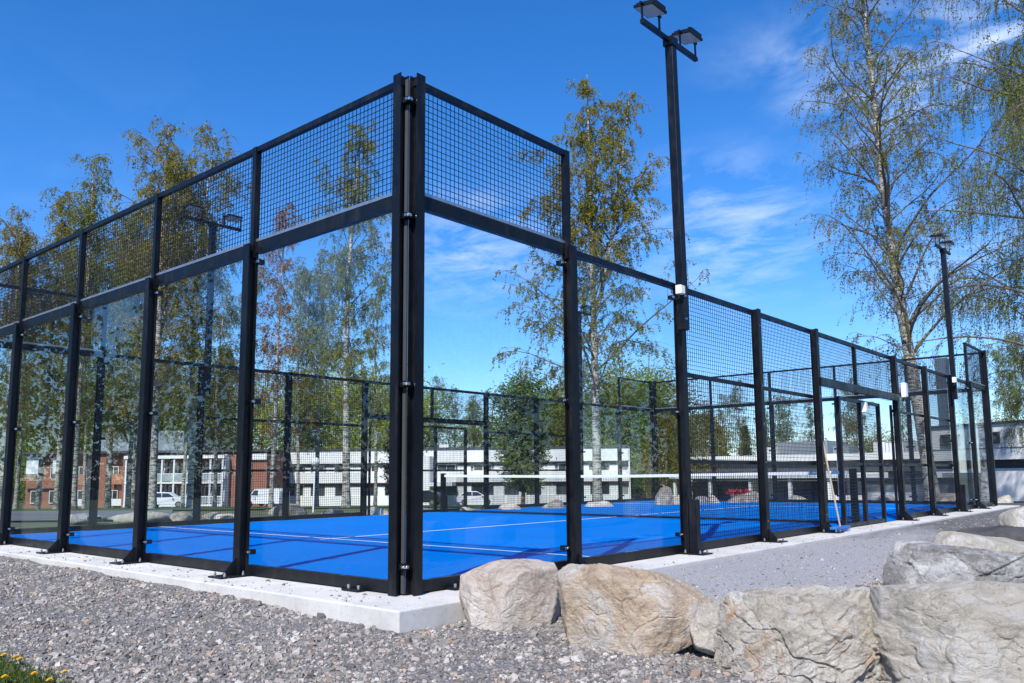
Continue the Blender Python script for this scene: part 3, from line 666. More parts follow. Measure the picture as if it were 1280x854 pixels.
boulder('boulder', 'rough dark and white boulder lying behind the banded slab boulder',
        [(1100, 715), (1108, 692), (1135, 682), (1170, 680), (1235, 688), (1300, 700), (1340, 712), (1340, 760), (1110, 760)], 6.5, .75, RK5, 31,
        extra=((-.6, -.7, .4, .42),), amp=.030, cell=.08, p=30, cuts=30, cutr=(.80, .97), grooves=.04)
boulder('boulder', 'long sandy beige boulder lying behind the dark and white one',
        [(1160, 688), (1170, 670), (1190, 663), (1225, 668), (1275, 677), (1330, 690), (1340, 720), (1165, 720)], 7.5, .7, RK6, 37, amp=.02, p=12)
boulder('boulder', 'round pale boulder at the right edge beside the far end of the path',
        [(1253, 655), (1257, 641), (1272, 634), (1295, 633), (1318, 642), (1320, 660), (1255, 662)], 10.2, .5, RK6, 41, amp=.02, p=12, sub=5)
boulder('soil_mound', 'low mound of dark soil behind the beige boulder at the path edge',
        [(1196, 668), (1215, 661), (1245, 657), (1290, 659), (1330, 668), (1330, 676), (1200, 676)], 9.4, 1.0, DAMP, 43, amp=.04, p=6, sub=5)['category'] = 'soil heap'
far_b = [ # px0, px1, top, D, material, label
 (86, 130, 641, 17.5, RK5, 'dark grey boulder beyond the court, leftmost behind the far fence'),
 (146, 214, 640, 17.2, RK6, 'broad pale humped boulder beyond the far fence, left of the far mast pole'),
 (214, 242, 640, 17.3, RK7, 'small tan boulder beyond the far fence against the far mast pole'),
 (248, 297, 641, 17.6, RK1, 'long low pinkish boulder beyond the far fence, right of the far mast pole'),
 (298, 330, 647, 18.0, RK6, 'flat pale boulder beyond the far fence below the white van'),
 (333, 384, 631, 18.6, RK7, 'brown pointed boulder beyond the far fence, right of the white van'),
 (398, 432, 636, 19.4, RK5, 'grey boulder at the foot of the globe lamp'),
 (425, 452, 641, 19.2, RK6, 'small pale boulder under the twin birch trunks beyond the far fence'),
 (455, 488, 634, 19.6, RK3, 'grey boulder beyond the far fence, just left of the near corner posts'),
 (518, 548, 634, 20.6, RK5, 'dark boulder beyond the far gate, just right of the near corner posts'),
 (560, 600, 633, 21.2, RK6, 'flat pale boulder beyond the far gate in front of the white hatchback'),
 (622, 652, 629, 21.6, RK1, 'small pinkish boulder beyond the far fence behind the net'),
 (676, 708, 626, 22.2, RK7, 'brown boulder beyond the far fence, left of the second side post'),
 (728, 770, 627, 23.2, RK1, 'low pale boulder at the foot of the tall birch behind the court'),
 (818, 842, 608, 24.0, RK7, 'tall pointed brown boulder beyond the court, beside the clipped conifer'),
 (832, 864, 618, 24.4, RK6, 'rounded pale boulder right of the pointed brown one beyond the court'),
 (866, 888, 620, 24.8, RK5, 'grey boulder under the second clipped conifer'),
 (884, 902, 619, 25.0, RK6, 'pale narrow boulder right of the second clipped conifer'),
 (904, 950, 616, 25.6, RK7, 'long brown boulder before the red flowers of the low building'),
 (985, 1012, 620, 25.8, RK3, 'grey boulder beyond the far end wall, left of the broom'),
 (1092, 1120, 619, 26.0, RK7, 'brown boulder beyond the far end wall, seen through the gate'),
 (1170, 1204, 616, 27.0, RK7, 'wide brown boulder beyond the far end wall, right of the leaning birch'),
 (1238, 1266, 620, 27.5, RK6, 'sandy boulder just outside the far end of the near side fence')]
for i, (a, b_, tp, D, m, lab) in enumerate(far_b):
    rr = random.Random(i+5); mid = (a+b_)/2; w_ = b_-a; bot = 650 if mid < 600 else 640
    k1, k2 = rr.uniform(.12, .3), rr.uniform(.6, .9); s1 = rr.uniform(0, .3)*(bot-tp)
    boulder('boulder', lab, [(a, bot-4), (a+w_*.06, tp+(bot-tp)*.45), (a+w_*k1, tp+s1), (a+w_*(k1+.2), tp), (a+w_*k2, tp+rr.uniform(0, 3)), (b_-w_*.04, tp+(bot-tp)*.5), (b_, bot), (mid, bot+4)], D, w_/FPX*D*.8, m, i+60, sub=4, amp=.035, p=12)

# ------------------------------------------------------------------ trees
def tubes(paths, rad, sides):
    """paths (N,S,3), rad (N,S) -> verts, quads"""
    Np, S, _ = paths.shape
    t = np.gradient(paths, axis=1); t /= np.linalg.norm(t, axis=2, keepdims=True)+1e-9
    ref = np.where(np.abs(t[..., 2:3]) > .8, np.array([1., 0, 0]), np.array([0, 0, 1.])); p = np.cross(t, ref); p /= np.linalg.norm(p, axis=2, keepdims=True)+1e-9; q = np.cross(t, p)
    a = np.arange(sides)*2*np.pi/sides
    V = paths[:, :, None, :]+rad[:, :, None, None]*(p[:, :, None, :]*np.cos(a)[None, None, :, None]+q[:, :, None, :]*np.sin(a)[None, None, :, None])
    idx = np.arange(Np*S*sides).reshape(Np, S, sides); i0 = idx[:, :-1]; i1 = idx[:, 1:]
    F = np.stack([i0, np.roll(i0, -1, 2), np.roll(i1, -1, 2), i1], -1).reshape(-1, 4); return V.reshape(-1, 3), F
def join(parts):
    V = []; F = []; m = []; o = 0
    for v, f, mi in parts:
        V.append(v); F.append(f+o); m += [mi]*len(f); o += len(v)
    return np.concatenate(V), F, m
def birch(seed, H=18., r0=.17, cb=.2, spread=3.0, nbr=60, nsec=7, ntw=3, twl=1.0, leaves=9, lsz=.045, lean=(0, 0), droop=1., up=.8, fork=False, wob=.25, cone=False):
    g = np.random.default_rng(seed); S = 22; tt = np.linspace(0, 1, S)
    tr = np.stack([lean[0]*tt**1.3*H+wob*np.sin(tt*5+g.random()*6)*tt, lean[1]*tt**1.3*H+wob*np.cos(tt*4+g.random()*6)*tt, tt*H], 1)
    tr[:, :2] -= tr[0, :2]; rt = r0*(1-tt)**.85+.012; rt[0] *= 1.25
    trunks = [(tr, rt)]
    if fork:
        k = int(S*.45); q0 = tr[k]; t2 = np.linspace(0, 1, S); ang = g.random()*6.28
        f = q0+np.stack([np.cos(ang)*t2**.7*H*.10, np.sin(ang)*t2**.7*H*.10, t2*H*.52], 1); trunks.append((f, rt[k]*.7*(1-t2)**.8+.01))
    pri = []; prr = []; orgt = []
    for ti, (tp, rp) in enumerate(trunks):
        nb = nbr if ti == 0 else nbr//2
        for i in range(nb):
            t = (cb if ti == 0 else .12)+(1-(cb if ti == 0 else .12))*(i+g.random())/nb*.97; x = t*(S-1); k = int(x); fr = x-k; o = tp[k]*(1-fr)+tp[min(k+1, S-1)]*fr
            tt_ = (t-cb)/(1-cb) if ti == 0 else .3+t*.7; shape = (1.0*(1-max(tt_, 0))**.85+.08) if cone else (0.55+.9*max(tt_, 0))*(1-max(tt_, 0))**.75*1.15+.10
            Lb = spread*shape*(g.uniform(.3, .7) if g.random() < .45 else g.uniform(.75, 1.35)); az = i*2.4+g.uniform(-.8, .8); el = up+g.uniform(-.45, .35)+.3*tt_
            s = np.linspace(0, 1, 8); e_ = el-(1.15*droop*s**2.0)*(.1+.85*g.random())+.22*np.sin(s*g.uniform(4, 9)+g.random()*6)*s; azz = az+g.uniform(-.7, .7)*s+.28*np.sin(s*g.uniform(4, 9)+g.random()*6)
            st = np.stack([np.cos(azz)*np.cos(e_), np.sin(azz)*np.cos(e_), np.sin(e_)], 1)*Lb/7; st[0] = 0
            pri.append(o+np.cumsum(st, 0)); prr.append((min(.04, .006+.0065*Lb)*r0/.17)*(1-s)**.7+.004); orgt.append(tt_)
    pri = np.array(pri); prr = np.array(prr); sec = []; scr = []
    for p, r_ in zip(pri, prr):
        Lb = np.linalg.norm(p[-1]-p[0]); ns_ = max(2, int(round(nsec*min(1.35, Lb/(spread*.5)))))
        for j in range(ns_):
            t = .12+.86*(j+g.random())/ns_; x = t*7; k = min(int(x), 6); o = p[k]+(p[k+1]-p[k])*(x-k); loc = p[k+1]-p[k]; loc = loc/(np.linalg.norm(loc)+1e-9)
            sd = g.normal(0, 1, 3); sd[2] = abs(sd[2])*.6; dr = loc*.7+sd*.55; dr /= np.linalg.norm(dr); Ls = Lb*g.uniform(.18, .42)*(1.15-t*.6)+.15
            s = np.linspace(0, 1, 5); st = (dr[None]+np.array([0, 0, -1])*(s**1.3*.9*droop)[:, None]); st /= np.linalg.norm(st, axis=1, keepdims=True); st *= Ls/4; st[0] = 0
            sec.append(o+np.cumsum(st, 0)); scr.append(.008*(1-s)+.003)
    sec = np.array(sec); scr = np.array(scr)
    # hanging twigs
    org = []
    for p in sec:
        for j in range(ntw):
            t = g.uniform(.3, 1)*4; k = min(int(t), 3); org.append(np.concatenate([p[k]+(p[k+1]-p[k])*(t-k), p[-1]-p[0]]))
    for p in pri:
        org.append(np.concatenate([p[-1], p[-1]-p[-3]]))
    org = np.array(org); n = len(org); o = org[:, :3]; dr = org[:, 3:]; dr /= np.linalg.norm(dr, axis=1, keepdims=True)+1e-9; dr = dr*.5+g.normal(0, .35, (n, 3)); Lt = twl*g.uniform(.25, 1.1, n)
    s = np.linspace(0, 1, 5); st = dr[:, None, :]*(1-.75*droop*s)[None, :, None]+np.array([0, 0, -1.])*(.15+1.1*s*droop)[None, :, None]+g.normal(0, .12, (n, 5, 3))
    st /= np.linalg.norm(st, axis=2, keepdims=True); st *= (Lt/4)[:, None, None]; st[:, 0] = 0; tw = o[:, None, :]+np.cumsum(st, 1); twr = np.repeat((.0045*(1-s)+.0018)[None], n, 0)
    # leaves
    m = n*leaves; ti = np.repeat(np.arange(n), leaves); x = g.uniform(.3, 4, m); k = np.minimum(x.astype(int), 3); fr = (x-k)[:, None]
    c = tw[ti, k]*(1-fr)+tw[ti, k+1]*fr+g.normal(0, .025, (m, 3)); a = g.normal(0, 1, (m, 3)); a[:, 2] -= .6; a /= np.linalg.norm(a, axis=1, keepdims=True)
    b_ = np.cross(a, g.normal(0, 1, (m, 3))); b_ /= np.linalg.norm(b_, axis=1, keepdims=True); sz = lsz*g.uniform(.6, 1.35, m)[:, None]
    LV = np.stack([c, c+a*sz*.55+b_*sz*.42, c+a*sz*1.15, c+a*sz*.55-b_*sz*.42], 1).reshape(-1, 3); LF = np.arange(m*4).reshape(-1, 4)
    tv = [(*tubes(t_[None], r_[None], 10), 0) for t_, r_ in trunks]; thick = np.array([r_[0] > .02 for r_ in prr])
    V, F, mi = join(tv+[(*tubes(pri, prr, 5), 1)]); tm = np_mesh('trunk', V, F, [BARK, BARKB], mi, True)
    V, F, mi = join([(*tubes(sec, scr, 3), 0), (*tubes(tw, twr, 3), 0), (LV, LF, 1)]); cm = np_mesh('crown', V, F, [BARKD, LEAF], mi)
    return tm, cm
BARKB = simple('birch_limb_bark', (.15, .12, .10), .8, var=.4, scale=3)
def conifer(seed, H=14., r=2.6, kind='pine', n=9000, lsz=.22):
    g = np.random.default_rng(seed); S = 12; tt = np.linspace(0, 1, S); tr = np.stack([.15*np.sin(tt*4+seed), .15*np.cos(tt*3+seed), tt*H], 1); tr[:, :2] -= tr[0, :2]; rt = .16*(H/12)*(1-tt)+.02
    br = []; rr_ = []; cs = []
    nb = 90 if kind == 'spruce' else 60
    for i in range(nb):
        t = (.08 if kind == 'spruce' else (.08 if kind == 'pine' else .02))+(.9 if kind == 'spruce' else .7)*(i+g.random())/nb; t = min(t, .99)
        Lb = r*((1-t)**.8+.06 if kind == 'spruce' else (math.sin(min(1, t*1.05)*math.pi)**.5*.9+.1))*g.uniform(.6, 1.15); az = i*2.4+g.uniform(-.4, .4)
        el = -.15 if kind == 'spruce' else g.uniform(.1, .7); s = np.linspace(0, 1, 6); st = np.stack([np.cos(az)*np.cos(el+s*.25), np.sin(az)*np.cos(el+s*.25), np.sin(el+s*.25)], 1)*Lb/5; st[0] = 0
        k = t*(S-1); k0 = int(k); p = tr[k0]+(tr[min(k0+1, S-1)]-tr[k0])*(k-k0)+np.cumsum(st, 0); br.append(p); rr_.append(.03*(1-s)+.008)
        for u in np.linspace(.3, 1, 5): x = u*5; j = min(int(x), 4); cs.append((*(p[j]+(p[j+1]-p[j])*(x-j)), Lb))
    cs = np.array(cs); ci = g.integers(0, len(cs), n); w_ = (.10*cs[ci, 3]+.16)[:, None]
    c = cs[ci, :3]+g.normal(0, 1, (n, 3))*w_*np.array([1, 1, .55 if kind != 'bush' else 1.]); a = g.normal(0, 1, (n, 3)); a[:, 2] = a[:, 2]*.5-(.25 if kind == 'spruce' else -.3); a /= np.linalg.norm(a, axis=1, keepdims=True)
    b_ = np.cross(a, g.normal(0, 1, (n, 3))); b_ /= np.linalg.norm(b_, axis=1, keepdims=True); sz = lsz*g.uniform(.5, 1.3, n)[:, None]
    V4 = np.stack([c-b_*sz*.2, c+a*sz-b_*sz*.10, c+a*sz+b_*sz*.10, c+b_*sz*.2], 1).reshape(-1, 3)
    V, F, mi = join([(*tubes(tr[None], rt[None], 7), 0)]); tm = np_mesh('trunk', V, F, [BARKP], mi, True)
    V, F, mi = join([(*tubes(np.array(br), np.array(rr_), 3), 0), (V4, np.arange(n*4).reshape(-1, 4), 1)]); cm = np_mesh('crown', V, F, [BARKD, LEAF if kind == 'bush' else NEEDLE], mi); return tm, cm
def thuja(seed, H, r, n=9000):
    g = np.random.default_rng(seed); z = g.random(n)*H; a = g.random(n)*6.283; rr_ = r*np.sqrt(np.clip(1-((z/H-.38)/.64)**2, 0.02, 1))*(.72+.28*g.random(n)+.12*np.sin(a*5+z*3))
    c = np.stack([np.cos(a)*rr_, np.sin(a)*rr_, z], 1); d = np.stack([np.cos(a)*.7, np.sin(a)*.7, np.full(n, .9)], 1)+g.normal(0, .35, (n, 3)); d /= np.linalg.norm(d, axis=1, keepdims=True)
    b_ = np.cross(d, g.normal(0, 1, (n, 3))); b_ /= np.linalg.norm(b_, axis=1, keepdims=True); s = .17*g.uniform(.6, 1.3, n)[:, None]
    V4 = np.stack([c-b_*s*.3, c+d*s*.6-b_*s*.3, c+d*s, c+d*s*.6+b_*s*.3], 1).reshape(-1, 3)
    cm = np_mesh('crown', V4, [np.arange(n*4).reshape(-1, 4)], [LEAF]); tt = np.array([[(0, 0, 0.), (0, 0, H*.5), (0, 0, H*.92)]]); v, f = tubes(tt, np.array([[.14, .1, .03]]), 7)
    return np_mesh('trunk', v, [f], [BARKD], smooth=True), cm
def plant(name, meshes, px, D, label, sc_=1., rz=0., tint=(1, 1, 1), group=None, cat='tree', flat_=1.):
    xy = CAM[:2]+FH*D+RH*(px-650)/FPX*D*.992
    t = empty(name, (xy[0], xy[1], float(hgt(xy[0], xy[1]))-.05), label, cat, group, rz); t.scale = (sc_*flat_, sc_*flat_, sc_)
    a = link('trunk', meshes[0], t); c = link('crown', meshes[1], t); c.color = (*tint, 1); return t
def hpx(px, vtop, D):
    xy = CAM[:2]+FH*D+RH*(px-650)/FPX*D; return pt(px, vtop, D)[2]-float(hgt(xy[0], xy[1]))
BIR = [birch(101, 16, .12, .22, 2.9, 64, 8, 3, .8, 16, .058, up=.95), birch(102, 16, .13, .20, 3.2, 64, 8, 3, .8, 16, .058, fork=True, up=.95), birch(103, 16, .10, .22, 2.3, 58, 7, 3, .7, 15, .058, up=1.0, lean=(.02, -.01))]
# the three big ones get their own build
T1 = birch(7, 22, .24, .22, 6.2, 70, 11, 5, .95, 12, .052, cone=True, lean=(-.10*RH[0], -.10*RH[1]), droop=1.0, up=.85, fork=False, wob=.45)
T2 = birch(11, 18, .18, .22, 4.6, 70, 10, 4, .7, 20, .060, cone=True, fork=True, droop=.85, up=.8)
T3 = birch(15, 22, .20, .12, 4.8, 66, 10, 5, 1.7, 18, .052, droop=1.3, up=.7)
T4 = birch(19, 18, .17, .20, 3.4, 62, 9, 4, .7, 18, .058, up=.9, fork=False)
BUSH = conifer(31, 9, 3.2, 'bush', 15000, .17); SPR = conifer(32, 14, 2.6, 'spruce', 9000, .30); PIN = conifer(33, 12, 3.0, 'pine', 15000, .26)
OLIVE = (1.05, 1.05, .9); BROWN = (1.30, 1.05, .85); GREEN = (.95, 1.15, .9); FRESH = (1.7, 1.8, .9); RED = (1.6, .80, .8); DARK = (.65, .75, .7)
plant('birch_tree', T1, 1163, 30, 'tall leaning birch with thin hanging twigs behind the far end of the side fence', 1, 0.0, (1.0, .95, .85))
plant('birch_tree', T2, 745, 35, 'tall white stemmed birch with olive leaves, just left of the tallest light mast', hpx(745, 95, 35)/18, 1.2, (1.15, 1.0, .85))
plant('birch_tree', T3, 1345, 25, 'weeping birch whose long leafy branches hang into the view at the right edge', 1, 0.6, (.95, 1.0, .8))
plant('birch_tree', T4, 432, 38, 'tall white birch behind the first glass panel left of the near corner', hpx(432, 150, 38)/18, .3, OLIVE)
plant('birch_tree', T3, 1322, 33, 'second weeping birch at the right edge, its lower branches hanging before the white hall', .82, 2.6, (1.0, 1.0, .75))
trees = [ # name, mesh, px, D, vtop, tint, label
 ('birch_tree', BIR[2], 338, 48, 250, RED, 'slender reddish birch between the near corner and the second panel of the end wall'),
 ('birch_tree', BIR[1], 190, 44, 150, BROWN, 'big brownish forked birch, the tallest above the mesh on the left'),
 ('birch_tree', BIR[0], 238, 47, 160, BROWN, 'brownish birch just right of the tallest one on the left'),
 ('birch_tree', BIR[0], 92, 46, 192, OLIVE, 'olive birch topping the mesh second from the left group'),
 ('birch_tree', BIR[2], 47, 47, 234, BROWN, 'thin pale stemmed birch left of the olive one at the left'),
 ('birch_tree', BIR[1], 2, 44, 258, BROWN, 'brown crowned birch cut by the left edge of the view'),
 ('birch_tree', BIR[1], 135, 58, 262, OLIVE, 'lower birch filling the gap between the tall left birches'),
 ('birch_tree', BIR[0], 160, 52, 300, GREEN, 'green birch with white trunk beyond the third panel of the end wall'),
 ('birch_tree', BIR[2], 228, 50, 330, OLIVE, 'birch beside the far mast seen behind the white balconies'),
 ('birch_tree', BIR[0], 268, 56, 350, OLIVE, 'birch in front of the right end of the brick balconies'),
 ('birch_tree', BIR[1], 395, 60, 318, OLIVE, 'second birch trunk beside the globe lamp'),
 ('birch_tree', BIR[2], 300, 60, 320, OLIVE, 'thin birch seen through glass left of the reddish one'),
 ('birch_tree', BIR[0], 20, 62, 330, GREEN, 'green birch low at the left edge before the brick building'),
 ('birch_tree', BIR[2], 105, 64, 345, GREEN, 'short green birch in the row before the brick building'),
 ('birch_tree', BIR[2], 468, 62, 330, OLIVE, 'birch just left of the near corner, half covered by bright green leaves'),
 ('birch_tree', BIR[1], 166, 60, 232, BROWN, 'brown birch close behind the tallest one on the left, filling its lower crown'),
 ('birch_tree', BIR[0], 70, 55, 285, BROWN, 'brownish birch low between the two left birch tops'),
 ('birch_tree', BIR[2], 372, 72, 335, OLIVE, 'thin olive birch between the reddish and the tall white birch'),
 ('leafy_tree', BUSH, 448, 112, 440, FRESH, 'bright yellow green leafy tree at the tall birch left of the near corner'),
 ('leafy_tree', BUSH, 490, 116, 455, FRESH, 'yellow green leafy tree hidden partly by the near corner posts'),
 ('spruce_tree', SPR, 272, 122, 432, DARK, 'dark spruce rising behind the far mast pole'),
 ('spruce_tree', SPR, 212, 124, 440, DARK, 'dark spruce behind the white glazed balconies'),
 ('spruce_tree', SPR, 380, 125, 468, (.9, 1, .8), 'distant spruce over the left end of the white apartment block'),
 ('pine_tree', PIN, 497, 70, 520, DARK, 'dark spreading pine in front of the white block beside the near corner'),
 ('birch_tree', BIR[0], 543, 118, 470, GREEN, 'distant green birch just right of the near corner, above the roof'),
 ('birch_tree', BIR[1], 590, 120, 492, GREEN, 'distant green birch second right of the near corner, above the roof'),
 ('pine_tree', PIN, 652, 62, 448, (2.8, 2.5, 1.5), 'broad olive pine in front of the white block left of the second side post'),
 ('leafy_tree', BUSH, 700, 112, 470, OLIVE, 'olive leafy tree behind the second side post'),
 ('leafy_tree', BUSH, 795, 116, 455, OLIVE, 'olive leafy tree behind the white end wall, left of the mast post'),
 ('leafy_tree', BUSH, 752, 118, 470, GREEN, 'green leafy tree behind the tall birch trunk'),
 ('pine_tree', PIN, 842, 75, 488, DARK, 'dark pine peeping out on both sides of the mast post'),
 ('birch_tree', BIR[0], 905, 88, 492, OLIVE, 'thin hazy birch above the low building, right of the mast post'),
 ('birch_tree', BIR[2], 882, 92, 500, OLIVE, 'thin distant birch next to the mast post'),
 ('spruce_tree', SPR, 932, 85, 530, (1.5, 1.3, 1.1), 'small spruce above the roof of the low building'),
 ('birch_tree', BIR[0], 1060, 80, 520, BROWN, 'bare brownish tree beyond the gate'),
 ('pine_tree', PIN, 1212, 84, 538, DARK, 'dark pine above the far glass at the right'),
 ('leafy_tree', BUSH, 8, 124, 440, FRESH, 'fresh green tree over the brick house roof at the left edge'),
 ('leafy_tree', BUSH, 58, 120, 428, GREEN, 'green tree over the left part of the brick house'),
 ('leafy_tree', BUSH, 112, 126, 452, FRESH, 'fresh green tree over the brick house, third from the left edge'),
 ('leafy_tree', BUSH, 162, 130, 430, OLIVE, 'olive tree rising left of the grey metal roof'),
 ('leafy_tree', BUSH, 244, 124, 448, GREEN, 'green tree rising between the two dark spruces'),
 ('leafy_tree', BUSH, 322, 126, 462, FRESH, 'fresh green tree where the brick house meets the white block'),
 ('leafy_tree', BUSH, 412, 130, 452, OLIVE, 'olive tree behind the tall white birch above the white block'),
 ('leafy_tree', BUSH, 520, 128, 476, GREEN, 'distant green tree right beside the near corner posts above the roof'),
 ('birch_tree', BIR[0], 566, 130, 484, OLIVE, 'distant thin birch between the two green ones right of the near corner'),
 ('leafy_tree', BUSH, 612, 126, 496, GREEN, 'distant rounded tree left of the broad olive pine'),
 ('pine_tree', PIN, 686, 118, 468, (1.6, 1.6, 1.1), 'pine just left of the second side post above the white block'),
 ('birch_tree', BIR[1], 716, 120, 440, GREEN, 'distant green birch behind the second side post'),
 ('leafy_tree', BUSH, 775, 110, 432, GREEN, 'tall green tree just right of the tall birch trunk'),
 ('leafy_tree', BUSH, 812, 122, 440, OLIVE, 'tall olive tree behind the white end wall beside the mast post'),
 ('leafy_tree', BUSH, 868, 128, 505, GREEN, 'distant green tree over the wide clipped conifer'),
 ('birch_tree', BIR[0], 925, 84, 474, OLIVE, 'loose olive birch above the low building right of the mast post'),
 ('birch_tree', BIR[1], 978, 90, 486, GREEN, 'green birch above the low building just left of the broom'),
 ('birch_tree', BIR[1], 1072, 86, 470, OLIVE, 'olive birch above the low building, behind the gate beam'),
 ('birch_tree', BIR[1], 958, 96, 508, OLIVE, 'distant olive birch above the rooftop plant of the low building'),
 ('leafy_tree', BUSH, 985, 100, 536, GREEN, 'low green tree over the low building left of the broom'),
 ('birch_tree', BIR[0], 1016, 92, 500, OLIVE, 'distant birch behind the post the broom leans on'),
 ('leafy_tree', BUSH, 1098, 96, 526, OLIVE, 'olive tree over the low building seen through the gate'),
 ('birch_tree', BIR[2], 1132, 90, 480, OLIVE, 'thin distant birch beside the control box post'),
 ('pine_tree', PIN, 1186, 88, 520, DARK, 'dark pine behind the slate chimney'),
 ('leafy_tree', BUSH, 1250, 86, 500, GREEN, 'green tree rising behind the white hall'),
 ('birch_tree', BIR[1], 1275, 62, 420, GREEN, 'birch behind the white building at the right edge'),
]
for i, (nm, ms, px, D, vt, tint, lab) in enumerate(trees):
    base_h = max(v.co.z for v in ms[0].vertices)
    plant(nm, ms, px, D, lab, hpx(px, vt, D)/base_h, i*1.7, tint, flat_=1.0 if base_h < 15 else 1.1)
def woodland():
    g = np.random.default_rng(77); n = 90000; a = np.where(g.random(n) < .62, g.uniform(R(79), R(165), n), g.uniform(R(292), R(346), n)); r = 46+g.random(n)*14; top = 15+3*np.sin(a*9)+2.5*np.sin(a*23+1)+2*np.sin(a*51)+g.normal(0, 1.2, n)
    z = g.random(n)**.8*top-1.2; c = np.stack([CAM[0]+np.cos(a)*r, CAM[1]+np.sin(a)*r, z-.5], 1); u = g.normal(0, 1, (n, 3)); u /= np.linalg.norm(u, axis=1, keepdims=True); v = np.cross(u, g.normal(0, 1, (n, 3))); v /= np.linalg.norm(v, axis=1, keepdims=True)
    s = g.uniform(.10, .27, n)[:, None]; V = np.stack([c-u*s, c+v*s*.7, c+u*s, c-v*s*.7], 1).reshape(-1, 3); return np_mesh('woodland', V, [np.arange(n*4).reshape(-1, 4)], [NEEDLE])
wd = tag(link('woodland', woodland()), 'wood behind the photographer mirrored faintly in the glass', 'wood', kind='stuff'); wd.color = (1, .9, .7, 1)
plant('clipped_conifer', thuja(3, 6.6, 1.65), 832, 62, 'tall rounded clipped conifer against the white end wall, left of the mast post', 1, 0, (.95, .75, .6))
plant('clipped_conifer', thuja(4, 6.6, 2.1), 878, 62, 'wide rounded clipped conifer seen through mesh right of the mast post', 1, 0, (1.0, .8, .6))

# ------------------------------------------------------------------ buildings
WHT = simple('white_render', (.72, .72, .70), .8, var=.07, scale=.6, bump=.1); WH2 = simple('pale_panel', (.62, .64, .64), .6, var=.06, scale=1)
ROOFM = simple('dark_roof_edge', (.05, .052, .058), .6); GREYM = simple('grey_metal_cladding', (.24, .27, .29), .5, var=.1, scale=1); DKBAND = simple('dark_fascia', (.055, .06, .07), .5)
SILLM = simple('brown_sill', (.30, .15, .09), .6); GREYW = simple('grey_wall', (.22, .22, .22), .8, var=.15, scale=1)
def mk_brick():
    t = MT('red_brick', .85, .2); w = t.coord(); br = t.n('ShaderNodeTexBrick', Scale=4.0); t.nt.links.new(t.map(w, (1, 1, 1), (R(90), 0, 0)), br.inputs['Vector'])
    br.inputs['Color1'].default_value = (.31, .115, .07, 1); br.inputs['Color2'].default_value = (.25, .09, .055, 1); br.inputs['Mortar'].default_value = (.33, .22, .17, 1); t.col(br.outputs[0]); return t.m
BRICK = mk_brick()
class House:
    """local frame: x along the facade (to the right), y away from the viewer, z up from the ground"""
    def __init__(s, name, label, px0, px1, D0, D1, base_drop=.3, cat='building'):
        a = CAM[:2]+FH*D0+RH*(px0-650)/FPX*D0*.992; c = CAM[:2]+FH*D1+RH*(px1-650)/FPX*D1*.992; t = c-a; s.L = float(np.hypot(*t)); ang = math.atan2(t[1], t[0])
        s.z0 = float(hgt(*((a+c)/2))); s.e = empty(name, (a[0], a[1], s.z0), label, cat, rz=ang); s.px0, s.px1 = px0, px1
    def wall(s, name, x0, x1, y0, y1, z0, z1, mat, parent=None): return MB().box(x0, x1, y0, y1, z0, z1).build(name, mat, parent or s.e)
    def win(s, x0, x1, z0, z1, y, cols=2, fm=None, deep=.12):
        """frame with recessed panes, standing proud of the wall it sits on"""
        b = MB(); t = .07; b.box(x0, x1, y-deep, y+.02, z0, z0+t); b.box(x0, x1, y-deep, y+.02, z1-t, z1); b.box(x0, x0+t, y-deep, y+.02, z0+t, z1-t); b.box(x1-t, x1, y-deep, y+.02, z0+t, z1-t)
        for k in range(1, cols): xm = x0+(x1-x0)*k/cols; b.box(xm-t/2, xm+t/2, y-deep+.01, y+.02, z0+t, z1-t)
        f = b.build('window', fm or WHT, s.e)
        for k in range(cols):
            a = x0+(x1-x0)*k/cols+t*.6; c = x0+(x1-x0)*(k+1)/cols-t*.6; MB().box(a, c, y-.03, y-.01, z0+t, z1-t).build('pane', PANE, f)
        return f
# white two storey block behind the court
h = House('apartment_block', 'long white two storey block with dark window bands behind the court', 318, 786, 104, 99)
LB = h.L
h.wall('wall', .12, LB-.12, .6, 13, -1, 6.7, WHT); h.wall('roof', -.15, LB+.15, -.2, 13.2, 6.72, 6.95, ROOFM)
h.wall('parapet_band', 0, LB, -.05, .62, 5.15, 6.70, WHT); h.wall('spandrel_band', 0, LB, -.05, .62, 2.75, 4.05, WHT); h.wall('base_band', 0, LB, .25, .62, -1, 1.15, WHT)
h.wall('sill_strip', 0, LB, -.07, .58, 2.69, 2.75, SILLM); h.wall('sill_strip', 0, LB, -.07, .58, 5.08, 5.15, ROOFM)
h.wall('end_wall', LB-.12, LB+.06, -.05, 13, -1, 6.70, WHT)
rr = random.Random(4); x = .8
h.wall('recess_wall', .1, LB-.2, .56, .64, 1.1, 2.7, GREYW); h.wall('recess_wall', .1, LB-.2, .56, .64, 4.0, 5.1, GREYW)
while x < LB-3:
    wv = rr.choice((1.7, 2.2, 2.6)); gp = rr.choice((1.0, 1.4, 1.9))
    h.win(x, x+wv, 1.17, 2.55, .50, 2, rr.choice((WHT, ROOFM)), .08); h.win(x+.2, x+wv-.1, 4.06, 4.95, .50, 2, rr.choice((WHT, ROOFM)), .08)
    h.wall('infill_panel', x+wv+.05, x+wv+gp-.05, .40, .58, 1.15, 2.3, WHT); h.wall('infill_panel', x+wv+.1, x+wv+gp-.15, .40, .58, 4.05, 4.72, WHT); x += wv+gp
h.wall('roof_vent', 22.5, 23.7, 4, 5, 6.95, 7.5, WHT); h.wall('roof_vent', 33, 34.6, 5, 6, 6.95, 7.35, GREYM)
